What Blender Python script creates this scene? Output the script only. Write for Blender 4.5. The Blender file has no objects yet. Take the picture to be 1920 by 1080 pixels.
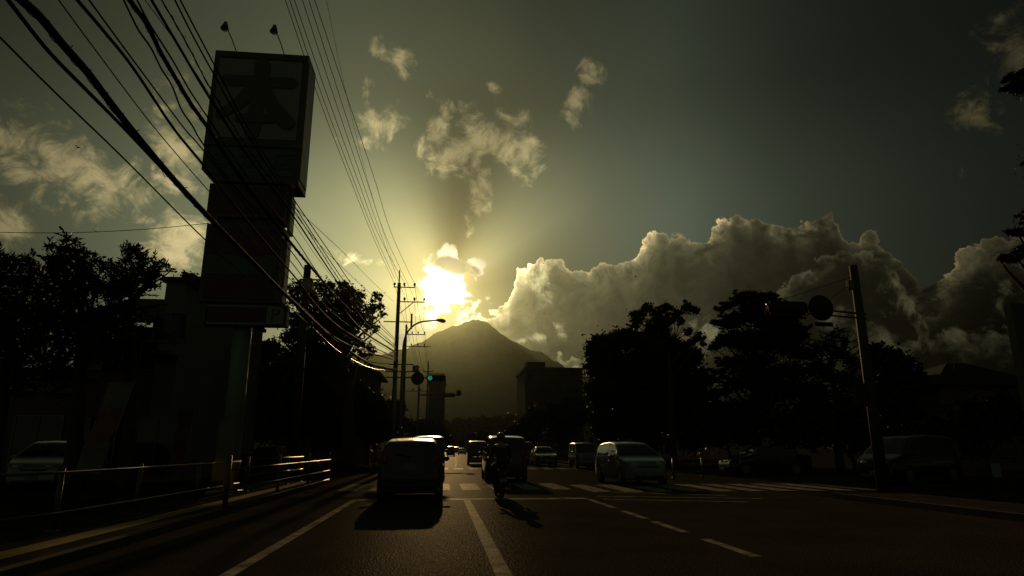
import bpy, bmesh, math, random
import numpy as np
from mathutils import Vector, Matrix

C = bpy.context.scene
COL = C.collection
PI = math.pi
R = math.radians
random.seed(7)

# ---------------------------------------------------------------- camera
EYE = Vector((0.0, 0.0, 1.3))
FPX, PITCH, YAW = 1209.0, R(14.0), R(6.047)
FW = Vector((math.sin(YAW)*math.cos(PITCH), math.cos(YAW)*math.cos(PITCH), math.sin(PITCH)))
RT = Vector((math.cos(YAW), -math.sin(YAW), 0))
UP = RT.cross(FW)
cam = bpy.data.cameras.new('camera')
cam.sensor_width = 36.0
cam.lens = 36.0*FPX/1920.0
cam.clip_start, cam.clip_end = 0.1, 30000
camo = bpy.data.objects.new('camera', cam); COL.objects.link(camo)
camo.location = EYE
camo.rotation_euler = Matrix((RT, UP, -FW)).transposed().to_euler()
C.camera = camo

def ray(px, py):
    d = FW + RT*((px-960)/FPX) + UP*((540-py)/FPX)
    return d.normalized()
def at(px, py, Y):
    """the point seen at a photo pixel, Y metres down the road"""
    d = ray(px, py); return EYE + d*(Y/d.y)
def grd(px, py, z=0.0):
    d = ray(px, py); return EYE + d*((z-EYE.z)/d.z)
def azel(px, py):
    d = ray(px, py); return math.degrees(math.atan2(d.x, d.y)), math.degrees(math.asin(d.z))

# ---------------------------------------------------------------- exposure
C.view_settings.view_transform = 'Standard'
C.view_settings.look = 'None'
C.view_settings.exposure = 0.0
C.view_settings.gamma = 1.0
C.view_settings.use_curve_mapping = False
C.cycles.use_denoising = True
C.cycles.max_bounces = 5
C.cycles.volume_bounces = 0
C.cycles.sample_clamp_indirect = 4.0
C.cycles.use_adaptive_sampling = True

# ---------------------------------------------------------------- sun
SUN_AZ, SUN_EL = -0.17, 13.7
sl = bpy.data.lights.new('sun', 'SUN')
sl.energy, sl.angle, sl.color = 2.2, R(0.5), (1.0, 0.62, 0.24)
so = bpy.data.objects.new('sun', sl); COL.objects.link(so)
a, e = R(SUN_AZ), R(SUN_EL)
SDIR = Vector((math.sin(a)*math.cos(e), math.cos(a)*math.cos(e), math.sin(e)))
so.rotation_euler = SDIR.to_track_quat('Z', 'Y').to_euler()

# ---------------------------------------------------------------- sky
W = bpy.data.worlds.new('World'); C.world = W; W.use_nodes = True
NT = W.node_tree; NT.nodes.clear()

class Ex:
    """small wrapper: python arithmetic that builds math nodes"""
    tree = None
    def __init__(s, v): s.v = v
    @staticmethod
    def op(o, *a, clamp=False):
        n = Ex.tree.nodes.new('ShaderNodeMath'); n.operation = o; n.use_clamp = clamp
        for i, x in enumerate(a):
            x = x.v if isinstance(x, Ex) else x
            if isinstance(x, (int, float)): n.inputs[i].default_value = x
            else: Ex.tree.links.new(x, n.inputs[i])
        return Ex(n.outputs[0])
    def __add__(s, o): return Ex.op('ADD', s, o)
    __radd__ = __add__
    def __mul__(s, o): return Ex.op('MULTIPLY', s, o)
    __rmul__ = __mul__
    def __sub__(s, o): return Ex.op('SUBTRACT', s, o)
    def __rsub__(s, o): return Ex.op('SUBTRACT', o, s)
    def __truediv__(s, o): return Ex.op('DIVIDE', s, o)
    def __pow__(s, o): return Ex.op('POWER', s, o)
def emax(a, b): return Ex.op('MAXIMUM', a, b)
def emin(a, b): return Ex.op('MINIMUM', a, b)
def eexp(a): return Ex.op('EXPONENT', a)
def sstep(x, a, b):
    n = Ex.tree.nodes.new('ShaderNodeMapRange'); n.interpolation_type = 'SMOOTHSTEP'
    Ex.tree.links.new(x.v, n.inputs[0]); n.inputs[1].default_value = a; n.inputs[2].default_value = b
    return Ex(n.outputs[0])
def noise(vec, scale, detail=5, rough=0.55, dist=0.0, off=0.0):
    n = Ex.tree.nodes.new('ShaderNodeTexNoise'); n.noise_dimensions = '4D'
    Ex.tree.links.new(vec, n.inputs['Vector']); n.inputs['W'].default_value = off
    n.inputs['Scale'].default_value = scale; n.inputs['Detail'].default_value = detail
    n.inputs['Roughness'].default_value = rough; n.inputs['Distortion'].default_value = dist
    return Ex(n.outputs[0])
def voro(vec, scale, detail=2, rough=0.5):
    n = Ex.tree.nodes.new('ShaderNodeTexVoronoi'); n.feature = 'SMOOTH_F1'
    Ex.tree.links.new(vec, n.inputs['Vector'])
    n.inputs['Scale'].default_value = scale; n.inputs['Detail'].default_value = detail
    n.inputs['Roughness'].default_value = rough; n.inputs['Smoothness'].default_value = 0.25
    return Ex(n.outputs[0])
def fcurve(x, pts, x0, x1, y0, y1):
    """piecewise curve through pts"""
    n = Ex.tree.nodes.new('ShaderNodeFloatCurve')
    cm = n.mapping.curves[0]
    pts = sorted(pts)
    P = [((p[0]-x0)/(x1-x0), (p[1]-y0)/(y1-y0)) for p in pts]
    cm.points[0].location = P[0]; cm.points[1].location = P[-1]
    for p in P[1:-1]: cm.points.new(*p)
    for p in cm.points: p.handle_type = 'VECTOR'
    n.mapping.extend = 'HORIZONTAL'
    n.mapping.update()
    t = (x - x0)/(x1-x0)
    Ex.tree.links.new(t.v, n.inputs['Value'])
    return Ex(n.outputs[0])*(y1-y0) + y0
def mixc(f, c1, c2):
    n = Ex.tree.nodes.new('ShaderNodeMix'); n.data_type = 'RGBA'; n.clamp_factor = True
    for k, x in ((0, f), (6, c1), (7, c2)):
        x = x.v if isinstance(x, Ex) else x
        if isinstance(x, (tuple, int, float)):
            n.inputs[k].default_value = (*x, 1) if isinstance(x, tuple) else x
        else: Ex.tree.links.new(x, n.inputs[k])
    return n.outputs[2]
def scalec(c, f):
    n = Ex.tree.nodes.new('ShaderNodeVectorMath'); n.operation = 'SCALE'
    if isinstance(c, tuple): n.inputs[0].default_value = c
    else: Ex.tree.links.new(c, n.inputs[0])
    f = f.v if isinstance(f, Ex) else f
    if isinstance(f, (int, float)): n.inputs[3].default_value = f
    else: Ex.tree.links.new(f, n.inputs[3])
    return n.outputs[0]
def addc(a, b, op='ADD'):
    n = Ex.tree.nodes.new('ShaderNodeVectorMath'); n.operation = op
    for i, c in enumerate((a, b)):
        if isinstance(c, tuple): n.inputs[i].default_value = c
        else: Ex.tree.links.new(c, n.inputs[i])
    return n.outputs[0]

def build_sky():
    Ex.tree = NT
    tc = NT.nodes.new('ShaderNodeTexCoord'); D = tc.outputs['Generated']
    nrm = NT.nodes.new('ShaderNodeVectorMath'); nrm.operation = 'NORMALIZE'
    NT.links.new(D, nrm.inputs[0]); D = nrm.outputs[0]
    sp = NT.nodes.new('ShaderNodeSeparateXYZ'); NT.links.new(D, sp.inputs[0])
    x, y, z = (Ex(sp.outputs[i]) for i in range(3))
    U = Ex.op('ARCTAN2', x, y)*(180/PI)
    V = Ex.op('ARCSINE', emin(emax(z, -1.0), 1.0))*(180/PI)
    dt = NT.nodes.new('ShaderNodeVectorMath'); dt.operation = 'DOT_PRODUCT'
    NT.links.new(D, dt.inputs[0]); dt.inputs[1].default_value = SDIR
    r = Ex.op('ARCCOSINE', emin(emax(Ex(dt.outputs['Value']), -1.0), 1.0))*(180/PI)
    dU = U - SUN_AZ; dV = V - SUN_EL
    psi = Ex.op('ARCTAN2', dU, dV)*(180/PI)          # 0 = straight up from the sun, + to the right
    n_lo = noise(D, 5.0, 3, 0.5)
    n_a = noise(D, 16.0, 7, 0.60, 0.15, 3.1)
    n_b = noise(D, 42.0, 6, 0.62, 0.25, 1.7)
    v_a = voro(D, 26.0, 3.0, 0.55)
    n_w = noise(D, 22.0, 9, 0.66, 1.1, 8.3)
    v_c = voro(D, 60.0, 3.0, 0.6)

    # clear sky: brightness falls away from the sun, darker to the right of the cloud bank
    base = 0.64*eexp((6.0 - r)*(1/13.0))
    base = emin(base, 0.80) + 0.012
    base = base*(1.0 - 0.50*sstep(V, 18.0, 31.0))
    base = emin(base, 0.72)
    side = fcurve(U, [(-180, .35), (-90, .6), (-40, .60), (-24, .97), (-12, 1.0), (0, .95), (4, .90), (9, .72), (15, .66), (22, .74), (32, .48), (45, .34), (90, .3), (180, .35)], -180, 180, 0, 1.4)  # darkening to the right also holds lens vignetting painted into the sky
    base = base*side + 0.026*sstep(r, 48.0, 95.0)
    # shafts fanning out of the sun between the clouds
    shaft = fcurve(psi, [(-180, 1), (-125, 1.15), (-95, 1.32), (-60, 1.05), (-38, 1.10), (-26, .95), (-16, .72), (-6, .44), (4, .27), (12, .22), (20, .27), (28, .46), (38, .66), (48, .80), (58, .82), (68, .58), (80, .42), (110, .50), (140, .8), (180, 1)], -180, 180, 0, 2)
    w = sstep(r, 0.8, 3.5)*(1.0 - sstep(r, 7.0, 22.0)*0.72)
    shaft = 1.0 + (shaft - 1.0)*w
    base = base*shaft*(0.86 + 0.28*n_lo)
    warm = eexp(r*(-1/11.0))
    csky = mixc(warm, (0.87, 1.0, 0.58), (1.14, 0.93, 0.36))
    csky = mixc(sstep(U, 4.0, 26.0)*0.75, csky, (0.76, 1.0, 0.72))
    nis = NT.nodes.new('ShaderNodeTexSky'); nis.sky_type = 'NISHITA'; nis.sun_disc = False
    nis.sun_elevation = R(SUN_EL); nis.sun_rotation = R(SUN_AZ)
    nis.dust_density = 2.0
    NT.links.new(D, nis.inputs[0]) if nis.inputs else None
    sky = addc(scalec(csky, base), scalec(addc(nis.outputs[0], (1.0, .85, .5), 'MULTIPLY'), 0.0011))

    # --- torn puffs
    cv = NT.nodes.new('ShaderNodeCombineXYZ')
    NT.links.new(U.v, cv.inputs[0]); NT.links.new(V.v, cv.inputs[1])
    def blobs(lst, gs=1.0):
        m = None
        for (px, py, rx, ry, ang, k) in lst:
            u0, v0 = azel(px, py)
            mp = NT.nodes.new('ShaderNodeMapping'); mp.vector_type = 'TEXTURE'
            NT.links.new(cv.outputs[0], mp.inputs[0])
            mp.inputs[1].default_value = (u0, v0, 0); mp.inputs[2].default_value = (0, 0, R(ang))
            mp.inputs[3].default_value = (rx/21.5*gs, ry/21.5*gs, 1)
            ln = NT.nodes.new('ShaderNodeVectorMath'); ln.operation = 'LENGTH'
            NT.links.new(mp.outputs[0], ln.inputs[0])
            v = Ex(ln.outputs['Value']) + (1.0-k)
            m = v if m is None else emin(m, v)
        return 1.0 - m
    puffs = [(125, 310, 125, 52, -14, 1.05), (40, 315, 55, 32, 0, .85), (190, 345, 60, 50, -40, .95), (335, 275, 48, 105, 12, .95), (300, 210, 25, 55, 0, .75),
             (335, 462, 62, 62, 0, 1.05), (18, 430, 34, 46, 0, .9), (742, 112, 46, 32, -20, .92), (718, 94, 22, 22, 0, .88), (718, 232, 64, 36, 20, .92),
             (822, 240, 40, 56, 0, .92), (860, 284, 70, 32, 28, 1.08), (925, 258, 84, 50, -8, 1.08), (980, 285, 42, 50, 0, 1.0), (903, 355, 24, 54, 0, 1.05), (892, 300, 24, 34, 0, .95), (800, 275, 30, 30, 0, .8),
             (1080, 190, 30, 38, 25, 1.0), (1103, 138, 32, 32, -30, .82), (930, 165, 36, 14, -20, .62), (672, 488, 36, 13, -8, .98), (690, 175, 22, 45, 0, .5),
             (1832, 220, 26, 36, 30, .92), (1910, 100, 34, 42, 0, 1.0), (1872, 34, 34, 26, 0, .72), (1804, 320, 10, 14, -20, .7), (1872, 212, 15, 12, 0, .6),
             (600, 470, 80, 30, 0, .45), (880, 420, 20, 40, 0, .55)]
    s = blobs(puffs, 1.18)
    den = s*0.85 + (n_w - 0.5)*3.0 + (n_b - 0.5)*1.0
    pa = sstep(den, 0.0, 1.0)
    ptop = (0.40 + 1.0*n_w)*(0.7 + 0.6*n_b)
    pl = (base*3.0 + 0.032)*ptop
    sky = mixc(pa*0.86, sky, scalec((1.18, 0.97, 0.47), pl*1.18))

    # --- the cumulus bank on the right: outline as a skyline of billows
    bank = [(600, 700), (700, 690), (760, 660), (800, 628), (835, 600), (865, 580), (890, 566), (930, 556), (955, 545), (963, 520), (966, 490), (975, 472), (1000, 462), (1035, 458), (1058, 470), (1085, 482),
            (1110, 478), (1140, 468), (1165, 474), (1188, 470), (1197, 440), (1208, 420), (1230, 414), (1270, 416), (1300, 426), (1330, 424), (1338, 396), (1346, 374), (1372, 380),
            (1395, 392), (1415, 384), (1440, 402), (1470, 412), (1500, 392), (1530, 388), (1552, 376), (1572, 392), (1584, 420), (1600, 412), (1630, 414), (1655, 440), (1690, 470), (1715, 505), (1745, 512),
            (1770, 480), (1800, 446), (1835, 424), (1870, 428), (1900, 425), (1950, 380), (2100, 300)]
    bp = [azel(*p) for p in bank]
    bump = (0.42 - v_a)*2.2 + (0.42 - v_c)*1.3 + (n_b - 0.5)*2.0
    H = fcurve(U + (n_b - 0.5)*0.5, [(-60, 2), (-30, 4)] + bp + [(75, 26), (100, 20), (180, 8)], -60, 180, 0, 32)
    H2 = fcurve(U - 0.9 + (n_b - 0.5)*0.5, [(-60, 2), (-30, 4)] + bp + [(75, 26), (100, 20), (180, 8)], -60, 180, 0, 32)
    facing = 0.42 + 1.05*sstep(H - H2, -0.15, 0.75)
    d = H - V + bump*0.46 - 0.10
    ba = sstep(d, -0.02, 0.14 + 0.0)
    depth = emax(d, 0.0)
    bbase = base/shaft
    inner = bbase*(0.62 + 0.22*n_a)*(0.86 + 0.5*eexp(depth*-0.28))
    inner = inner*(0.84 + 0.34*sstep(n_w, 0.35, 0.68))*fcurve(U, [(-60, .8), (0, .56), (10, .56), (16, .48), (24, .38), (32, .28), (60, .26), (180, .8)], -60, 180, 0, 1.2)
    low = blobs([(1040, 668, 90, 30, 6, 1.0), (960, 610, 50, 30, -20, .8), (1500, 690, 300, 40, 0, .9), (1850, 650, 110, 60, 0, .9)])
    inner = inner*(1.0 - 0.42*sstep(low + (n_a - 0.5)*0.8, 0.0, 0.5))
    rim = (eexp(depth*-4.5)*0.9 + eexp(depth*-0.9)*0.42)*sstep(n_w, .25, .62)*(0.35 + 1.1*n_b)*facing
    lum = inner + (bbase*4.2 + 0.10)*rim + 2.6*eexp(r*(-1/2.4))*sstep(n_w, .30, .66)*(0.25 + 1.0*n_b)
    # second and third billows inside the bank, lit along their sun side
    def lobe(pts, lo, hi, amp):
        P = [azel(*p) for p in pts]
        h = fcurve(U + (n_b - 0.5)*1.2, [(-60, lo)] + P + [(180, hi)], -60, 180, -5, 32)
        dd = h - V + bump*0.7
        e2 = emax(dd, 0.0)
        return sstep(dd, -0.15, 0.35)*eexp(e2*e2*-1.3)*amp*sstep(n_b, .30, .66)
    l1 = lobe([(1420, 560), (1445, 508), (1475, 490), (1520, 462), (1560, 440), (1600, 418), (1650, 436), (1690, 500), (1730, 590)], -4, -4, 1.0)
    l2 = lobe([(1700, 600), (1735, 545), (1790, 462), (1840, 430), (1880, 440), (1920, 470)], -4, -4, .7)
    lum = lum + (bbase*1.3 + 0.025)*emax(l1, l2)
    s2 = blobs([(975, 640, 26, 9, 10, .85), (1140, 640, 30, 20, 0, .6), (1780, 520, 20, 40, 0, .7), (1070, 462, 26, 20, 30, .9), (1690, 480, 26, 26, 0, .75), (1695, 560, 40, 40, 30, .8), (1760, 640, 50, 22, 10, .75), (1640, 640, 60, 26, -10, .75), (1880, 560, 60, 40, 40, .7),
                (1250, 640, 70, 30, 0, .62), (1320, 630, 40, 40, 0, .8), (1054, 628, 26, 16, -35, .82), (1010, 632, 44, 11, 8, .88), (1086, 692, 30, 12, 0, 1.0), (1010, 525, 30, 60, 25, .8), (1560, 600, 40, 30, 0, .7)], 1.25)
    den2 = s2*0.80 + (n_w - 0.5)*2.9 + (n_b - 0.5)*1.6
    lum = lum + (bbase*2.2 + 0.03)*sstep(den2, 0.08, 1.0)*(0.25 + 1.0*n_b)*0.85
    ccl = mixc(warm, (1.02, 0.98, 0.52), (1.12, 0.96, 0.42))
    ccl = mixc(emin(rim*1.5, 1.0), ccl, (1.32, 0.98, 0.46))
    sky = mixc(ba, sky, scalec(ccl, lum))

    # --- the sun behind its own small cloud
    s3 = blobs([(832, 548, 66, 62, 0, 1.15), (795, 535, 40, 26, 0, 1.0), (852, 502, 70, 44, -14, 1.05), (842, 478, 34, 24, 0, 1.08), (898, 504, 40, 24, -20, 1.0), (800, 600, 90, 40, 28, 1.0), (880, 585, 90, 28, 28, .9), (760, 630, 90, 24, 40, .9)], 1.35)
    ds = s3*1.1 + (n_b - 0.5)*1.5 + (0.42 - v_a)*0.8
    sa = sstep(ds, 0.14, 0.40)
    glow = 26.0*eexp(r*r*(-1/0.9)) + 4.5*eexp(r*r*(-1/5.5)) + 1.3*eexp(r*(-1/4.0))
    s4 = blobs([(848, 498, 46, 17, -10, 1.2), (884, 506, 26, 12, -20, 1.0), (878, 560, 22, 9, 0, .8)])
    shade = sstep(s4 + (n_b - 0.5)*0.9 + (n_a - .5)*.4, 0.05, 0.60)
    cl = glow*(0.75 + 0.6*n_b)*(1.0 - shade*0.90) + 0.16
    sky = mixc(sa*0.95, sky, scalec((1.05, 0.93, 0.62), cl))
    sky = addc(sky, scalec((1.0, 0.80, 0.42), 6.0*eexp(r*r*(-1/0.6))))

    bg = NT.nodes.new('ShaderNodeBackground'); NT.links.new(sky, bg.inputs[0]); bg.inputs[1].default_value = 1.0
    out = NT.nodes.new('ShaderNodeOutputWorld'); NT.links.new(bg.outputs[0], out.inputs[0])
build_sky()
W.cycles.sampling_method = 'MANUAL'
W.cycles.sample_map_resolution = 1024

# ---------------------------------------------------------------- materials
MATS = {}
def mat(name, base, rough=0.7, metal=0.0, spec=0.5, coat=0.0, var=0.0, vscale=4.0, bump=0.0, bscale=60.0, tint=None, emit=None, trans=0.0):
    """procedural principled material: two-tone noise in the base colour, optional bump"""
    if name in MATS: return MATS[name]
    m = bpy.data.materials.new(name); m.use_nodes = True
    t = m.node_tree; b = t.nodes['Principled BSDF']
    b.inputs['Base Color'].default_value = (*base, 1)
    b.inputs['Roughness'].default_value = rough; b.inputs['Metallic'].default_value = metal
    b.inputs['Specular IOR Level'].default_value = spec
    b.inputs['Coat Weight'].default_value = coat; b.inputs['Coat Roughness'].default_value = 0.07
    b.inputs['Transmission Weight'].default_value = trans
    if emit: b.inputs['Emission Color'].default_value = (*emit[0], 1); b.inputs['Emission Strength'].default_value = emit[1]
    tc = t.nodes.new('ShaderNodeTexCoord')
    if var:
        n = t.nodes.new('ShaderNodeTexNoise'); n.inputs['Scale'].default_value = vscale; n.inputs['Detail'].default_value = 6
        t.links.new(tc.outputs['Object'], n.inputs['Vector'])
        rr = t.nodes.new('ShaderNodeMapRange'); rr.inputs[1].default_value = .3; rr.inputs[2].default_value = .7
        t.links.new(n.outputs[0], rr.inputs[0])
        mx = t.nodes.new('ShaderNodeMix'); mx.data_type = 'RGBA'
        t.links.new(rr.outputs[0], mx.inputs[0])
        c2 = tint or tuple(c*(1+var) for c in base)
        mx.inputs[6].default_value = (*[c*(1-var) for c in base], 1); mx.inputs[7].default_value = (*c2, 1)
        t.links.new(mx.outputs[2], b.inputs['Base Color'])
    if bump:
        n2 = t.nodes.new('ShaderNodeTexNoise'); n2.inputs['Scale'].default_value = bscale; n2.inputs['Detail'].default_value = 5
        t.links.new(tc.outputs['Object'], n2.inputs['Vector'])
        bp = t.nodes.new('ShaderNodeBump'); bp.inputs['Strength'].default_value = bump; bp.inputs['Distance'].default_value = 0.02
        t.links.new(n2.outputs[0], bp.inputs['Height']); t.links.new(bp.outputs[0], b.inputs['Normal'])
    MATS[name] = m
    return m

# ---------------------------------------------------------------- object helpers
def tag(o, label=None, cat=None, group=None, kind=None):
    if label: o['label'] = label
    if cat: o['category'] = cat
    if group: o['group'] = group
    if kind: o['kind'] = kind
    return o
def mesh_obj(name, verts, faces, m, parent=None, smooth=False):
    me = bpy.data.meshes.new(name)
    me.from_pydata([tuple(v) for v in verts], [], [tuple(int(i) for i in f) for f in faces]); me.update()
    if smooth: me.polygons.foreach_set('use_smooth', [True]*len(me.polygons))
    o = bpy.data.objects.new(name, me); COL.objects.link(o)
    me.materials.append(m)
    if parent: o.parent = parent
    return o
def thing(name, label, cat, loc=(0, 0, 0), rz=0, group=None):
    o = bpy.data.objects.new(name, None); COL.objects.link(o)
    o.empty_display_size = 0.3
    o.location = loc; o.rotation_euler = (0, 0, rz)
    return tag(o, label, cat, group)
def kids(o): return [c for c in COL.objects if c.parent is o]
def copy_tree(o, parent=None):
    ch = kids(o)
    c = o.copy(); COL.objects.link(c); c.parent = parent
    for k in ch: copy_tree(k, c)
    return c

class MB:
    """collects boxes, tubes, prisms and loose faces into one mesh"""
    def __init__(s): s.v = []; s.f = []
    def add(s, V, Fc):
        o = len(s.v); s.v += [tuple(v) for v in V]; s.f += [tuple(i+o for i in f) for f in Fc]; return s
    def box(s, c, d, rz=0.0, bev=0.0, rx=0.0, ry=0.0):
        hx, hy, hz = d[0]/2, d[1]/2, d[2]/2
        M = Matrix.Rotation(rz, 3, 'Z') @ Matrix.Rotation(ry, 3, 'Y') @ Matrix.Rotation(rx, 3, 'X')
        if bev <= 0:
            P = [(x, y, z) for x in (-hx, hx) for y in (-hy, hy) for z in (-hz, hz)]
            Fc = [(0, 1, 3, 2), (4, 6, 7, 5), (0, 4, 5, 1), (2, 3, 7, 6), (0, 2, 6, 4), (1, 5, 7, 3)]
        else:
            b = min(bev, hx*.9, hy*.9, hz*.9)
            bm = bmesh.new(); bmesh.ops.create_cube(bm, size=1.0)
            for v in bm.verts: v.co = Vector((v.co.x*2*hx, v.co.y*2*hy, v.co.z*2*hz))
            bmesh.ops.bevel(bm, geom=bm.edges[:], offset=b, segments=2, affect='EDGES')
            bm.verts.index_update()
            P = [v.co.copy() for v in bm.verts]; Fc = [tuple(v.index for v in f.verts) for f in bm.faces]; bm.free()
        c = Vector(c)
        return s.add([M @ Vector(p) + c for p in P], Fc)
    def tube(s, pts, rad, n=8, cap=True):
        pts = [Vector(p) for p in pts]; k = len(pts)
        if not hasattr(rad, '__len__'): rad = [rad]*k
        V = []; Fc = []; prev = None
        for i, p in enumerate(pts):
            t = (pts[min(i+1, k-1)] - pts[max(i-1, 0)])
            if t.length < 1e-9: t = Vector((0, 0, 1))
            t.normalize()
            if prev is None:
                a = Vector((0, 0, 1)) if abs(t.z) < .9 else Vector((1, 0, 0))
                prev = t.cross(a).normalized()
            u = (prev - t*prev.dot(t))
            if u.length < 1e-6: u = t.orthogonal()
            u.normalize(); w = t.cross(u); prev = u
            for j in range(n):
                q = 2*PI*j/n
                V.append(p + (u*math.cos(q) + w*math.sin(q))*rad[i])
        for i in range(k-1):
            for j in range(n):
                Fc.append((i*n+j, i*n+(j+1) % n, (i+1)*n+(j+1) % n, (i+1)*n+j))
        if cap: Fc += [tuple(range(n-1, -1, -1)), tuple((k-1)*n+j for j in range(n))]
        return s.add(V, Fc)
    def prism(s, poly, off):
        """polygon of 3-D points pushed along off"""
        P = [Vector(p) for p in poly]; n = len(P); o = Vector(off)
        return s.add(P + [p+o for p in P], [tuple(range(n-1, -1, -1)), tuple(range(n, 2*n))] + [(i, (i+1) % n, n+(i+1) % n, n+i) for i in range(n)])
    def disc(s, c, axis, r, th, n=28):
        c = Vector(c); ax = Vector(axis).normalized()
        return s.tube([c - ax*th/2, c + ax*th/2], r, n)
    def sphere(s, c, r, nu=12, nv=8, sc=(1, 1, 1)):
        V = [(c[0], c[1], c[2]+r*sc[2])]
        for i in range(1, nv):
            for j in range(nu):
                q, p = PI*i/nv, 2*PI*j/nu
                V.append((c[0]+r*sc[0]*math.sin(q)*math.cos(p), c[1]+r*sc[1]*math.sin(q)*math.sin(p), c[2]+r*sc[2]*math.cos(q)))
        V.append((c[0], c[1], c[2]-r*sc[2])); L = len(V)-1
        Fc = [(0, 1+j, 1+(j+1) % nu) for j in range(nu)]
        for i in range(nv-2):
            for j in range(nu):
                A = 1+i*nu; B = A+nu
                Fc.append((A+j, B+j, B+(j+1) % nu, A+(j+1) % nu))
        A = 1+(nv-2)*nu
        Fc += [(A+j, L, A+(j+1) % nu) for j in range(nu)]
        return s.add(V, Fc)
    def build(s, name, m, parent=None, smooth=False):
        return mesh_obj(name, s.v, s.f, m, parent, smooth)

# ---------------------------------------------------------------- mountains
def vnoise(x, y, seed=0):
    """smooth value noise on numpy arrays"""
    rs = np.random.RandomState(seed); T = rs.rand(64, 64)
    xi = np.floor(x).astype(int); yi = np.floor(y).astype(int); fx = x-xi; fy = y-yi
    fx = fx*fx*(3-2*fx); fy = fy*fy*(3-2*fy)
    g = lambda i, j: T[i % 64, j % 64]
    return (g(xi, yi)*(1-fx)+g(xi+1, yi)*fx)*(1-fy) + (g(xi, yi+1)*(1-fx)+g(xi+1, yi+1)*fx)*fy
def ridge(name, pts, Yr, depth, m, seed):
    """terrain whose crest, Yr metres away, follows the skyline in the photograph"""
    crest = [at(px, py, Yr) for px, py in pts]
    xs = np.array([p.x for p in crest]); zs = np.array([p.z for p in crest])
    X = np.linspace(xs[0], xs[-1], 520); Y = np.linspace(Yr-depth, Yr+depth*1.2, 70)
    gx, gy = np.meshgrid(X, Y, indexing='ij')
    h = np.interp(gx, xs, zs)
    t = np.where(gy < Yr, (gy-(Yr-depth))/depth, 1-(gy-Yr)/(depth*1.2))
    t = np.clip(t, 0, 1); fall = t**1.15
    n = sum(vnoise(gx/s, gy/s, seed+i)*s for i, s in enumerate((240, 110, 52, 24)))/426 - .5
    z = h*fall*(1 + n*0.75*(1-t)) + n*26*np.sin(PI*np.clip(t, 0, 1)) + (vnoise(gx/34, gy/34, seed+9)-.5)*16*t + (vnoise(gx/13, gy/13, seed+11)-.5)*8*t
    ny = len(Y); V = np.stack([gx, gy, z-1.0], -1).reshape(-1, 3)
    Fc = [(i*ny+j, (i+1)*ny+j, (i+1)*ny+j+1, i*ny+j+1) for i in range(len(X)-1) for j in range(ny-1)]
    return tag(mesh_obj(name, V, Fc, m, None, True), kind='structure')
forest = mat('mountain_forest', (.035, .05, .02), .9, var=.5, vscale=.02)
ridge('mountain', [(40, 700), (400, 690), (600, 672), (690, 663), (735, 660), (760, 650), (790, 640), (812, 626), (840, 610), (866, 603), (882, 599), (898, 597), (912, 602), (930, 613), (948, 627), (966, 639), (990, 650), (1030, 668), (1064, 690), (1100, 704), (1200, 730), (1400, 770), (1900, 800)], 3000, 700, forest, 3)
ridge('hill', [(640, 760), (740, 725), (800, 692), (850, 672), (890, 662), (930, 658), (965, 661), (1000, 668), (1040, 682), (1075, 695), (1120, 718), (1250, 760), (1500, 800)], 2100, 420, forest, 21)

# ---------------------------------------------------------------- air
hz = MB().box((0, 1800, 349), (9000, 4400, 700))
hm = bpy.data.materials.new('haze_air'); hm.use_nodes = True
ht = hm.node_tree; ht.nodes.clear()
pv = ht.nodes.new('ShaderNodeVolumePrincipled')
pv.inputs['Color'].default_value = (.054, .068, .058, 1)
pv.inputs['Density'].default_value = 0.00013
pv.inputs['Anisotropy'].default_value = 0.92
ho = ht.nodes.new('ShaderNodeOutputMaterial'); ht.links.new(pv.outputs[0], ho.inputs['Volume'])
tag(hz.build('haze', hm), 'thin golden evening haze filling the valley below the mountain', 'haze', kind='stuff')

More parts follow.
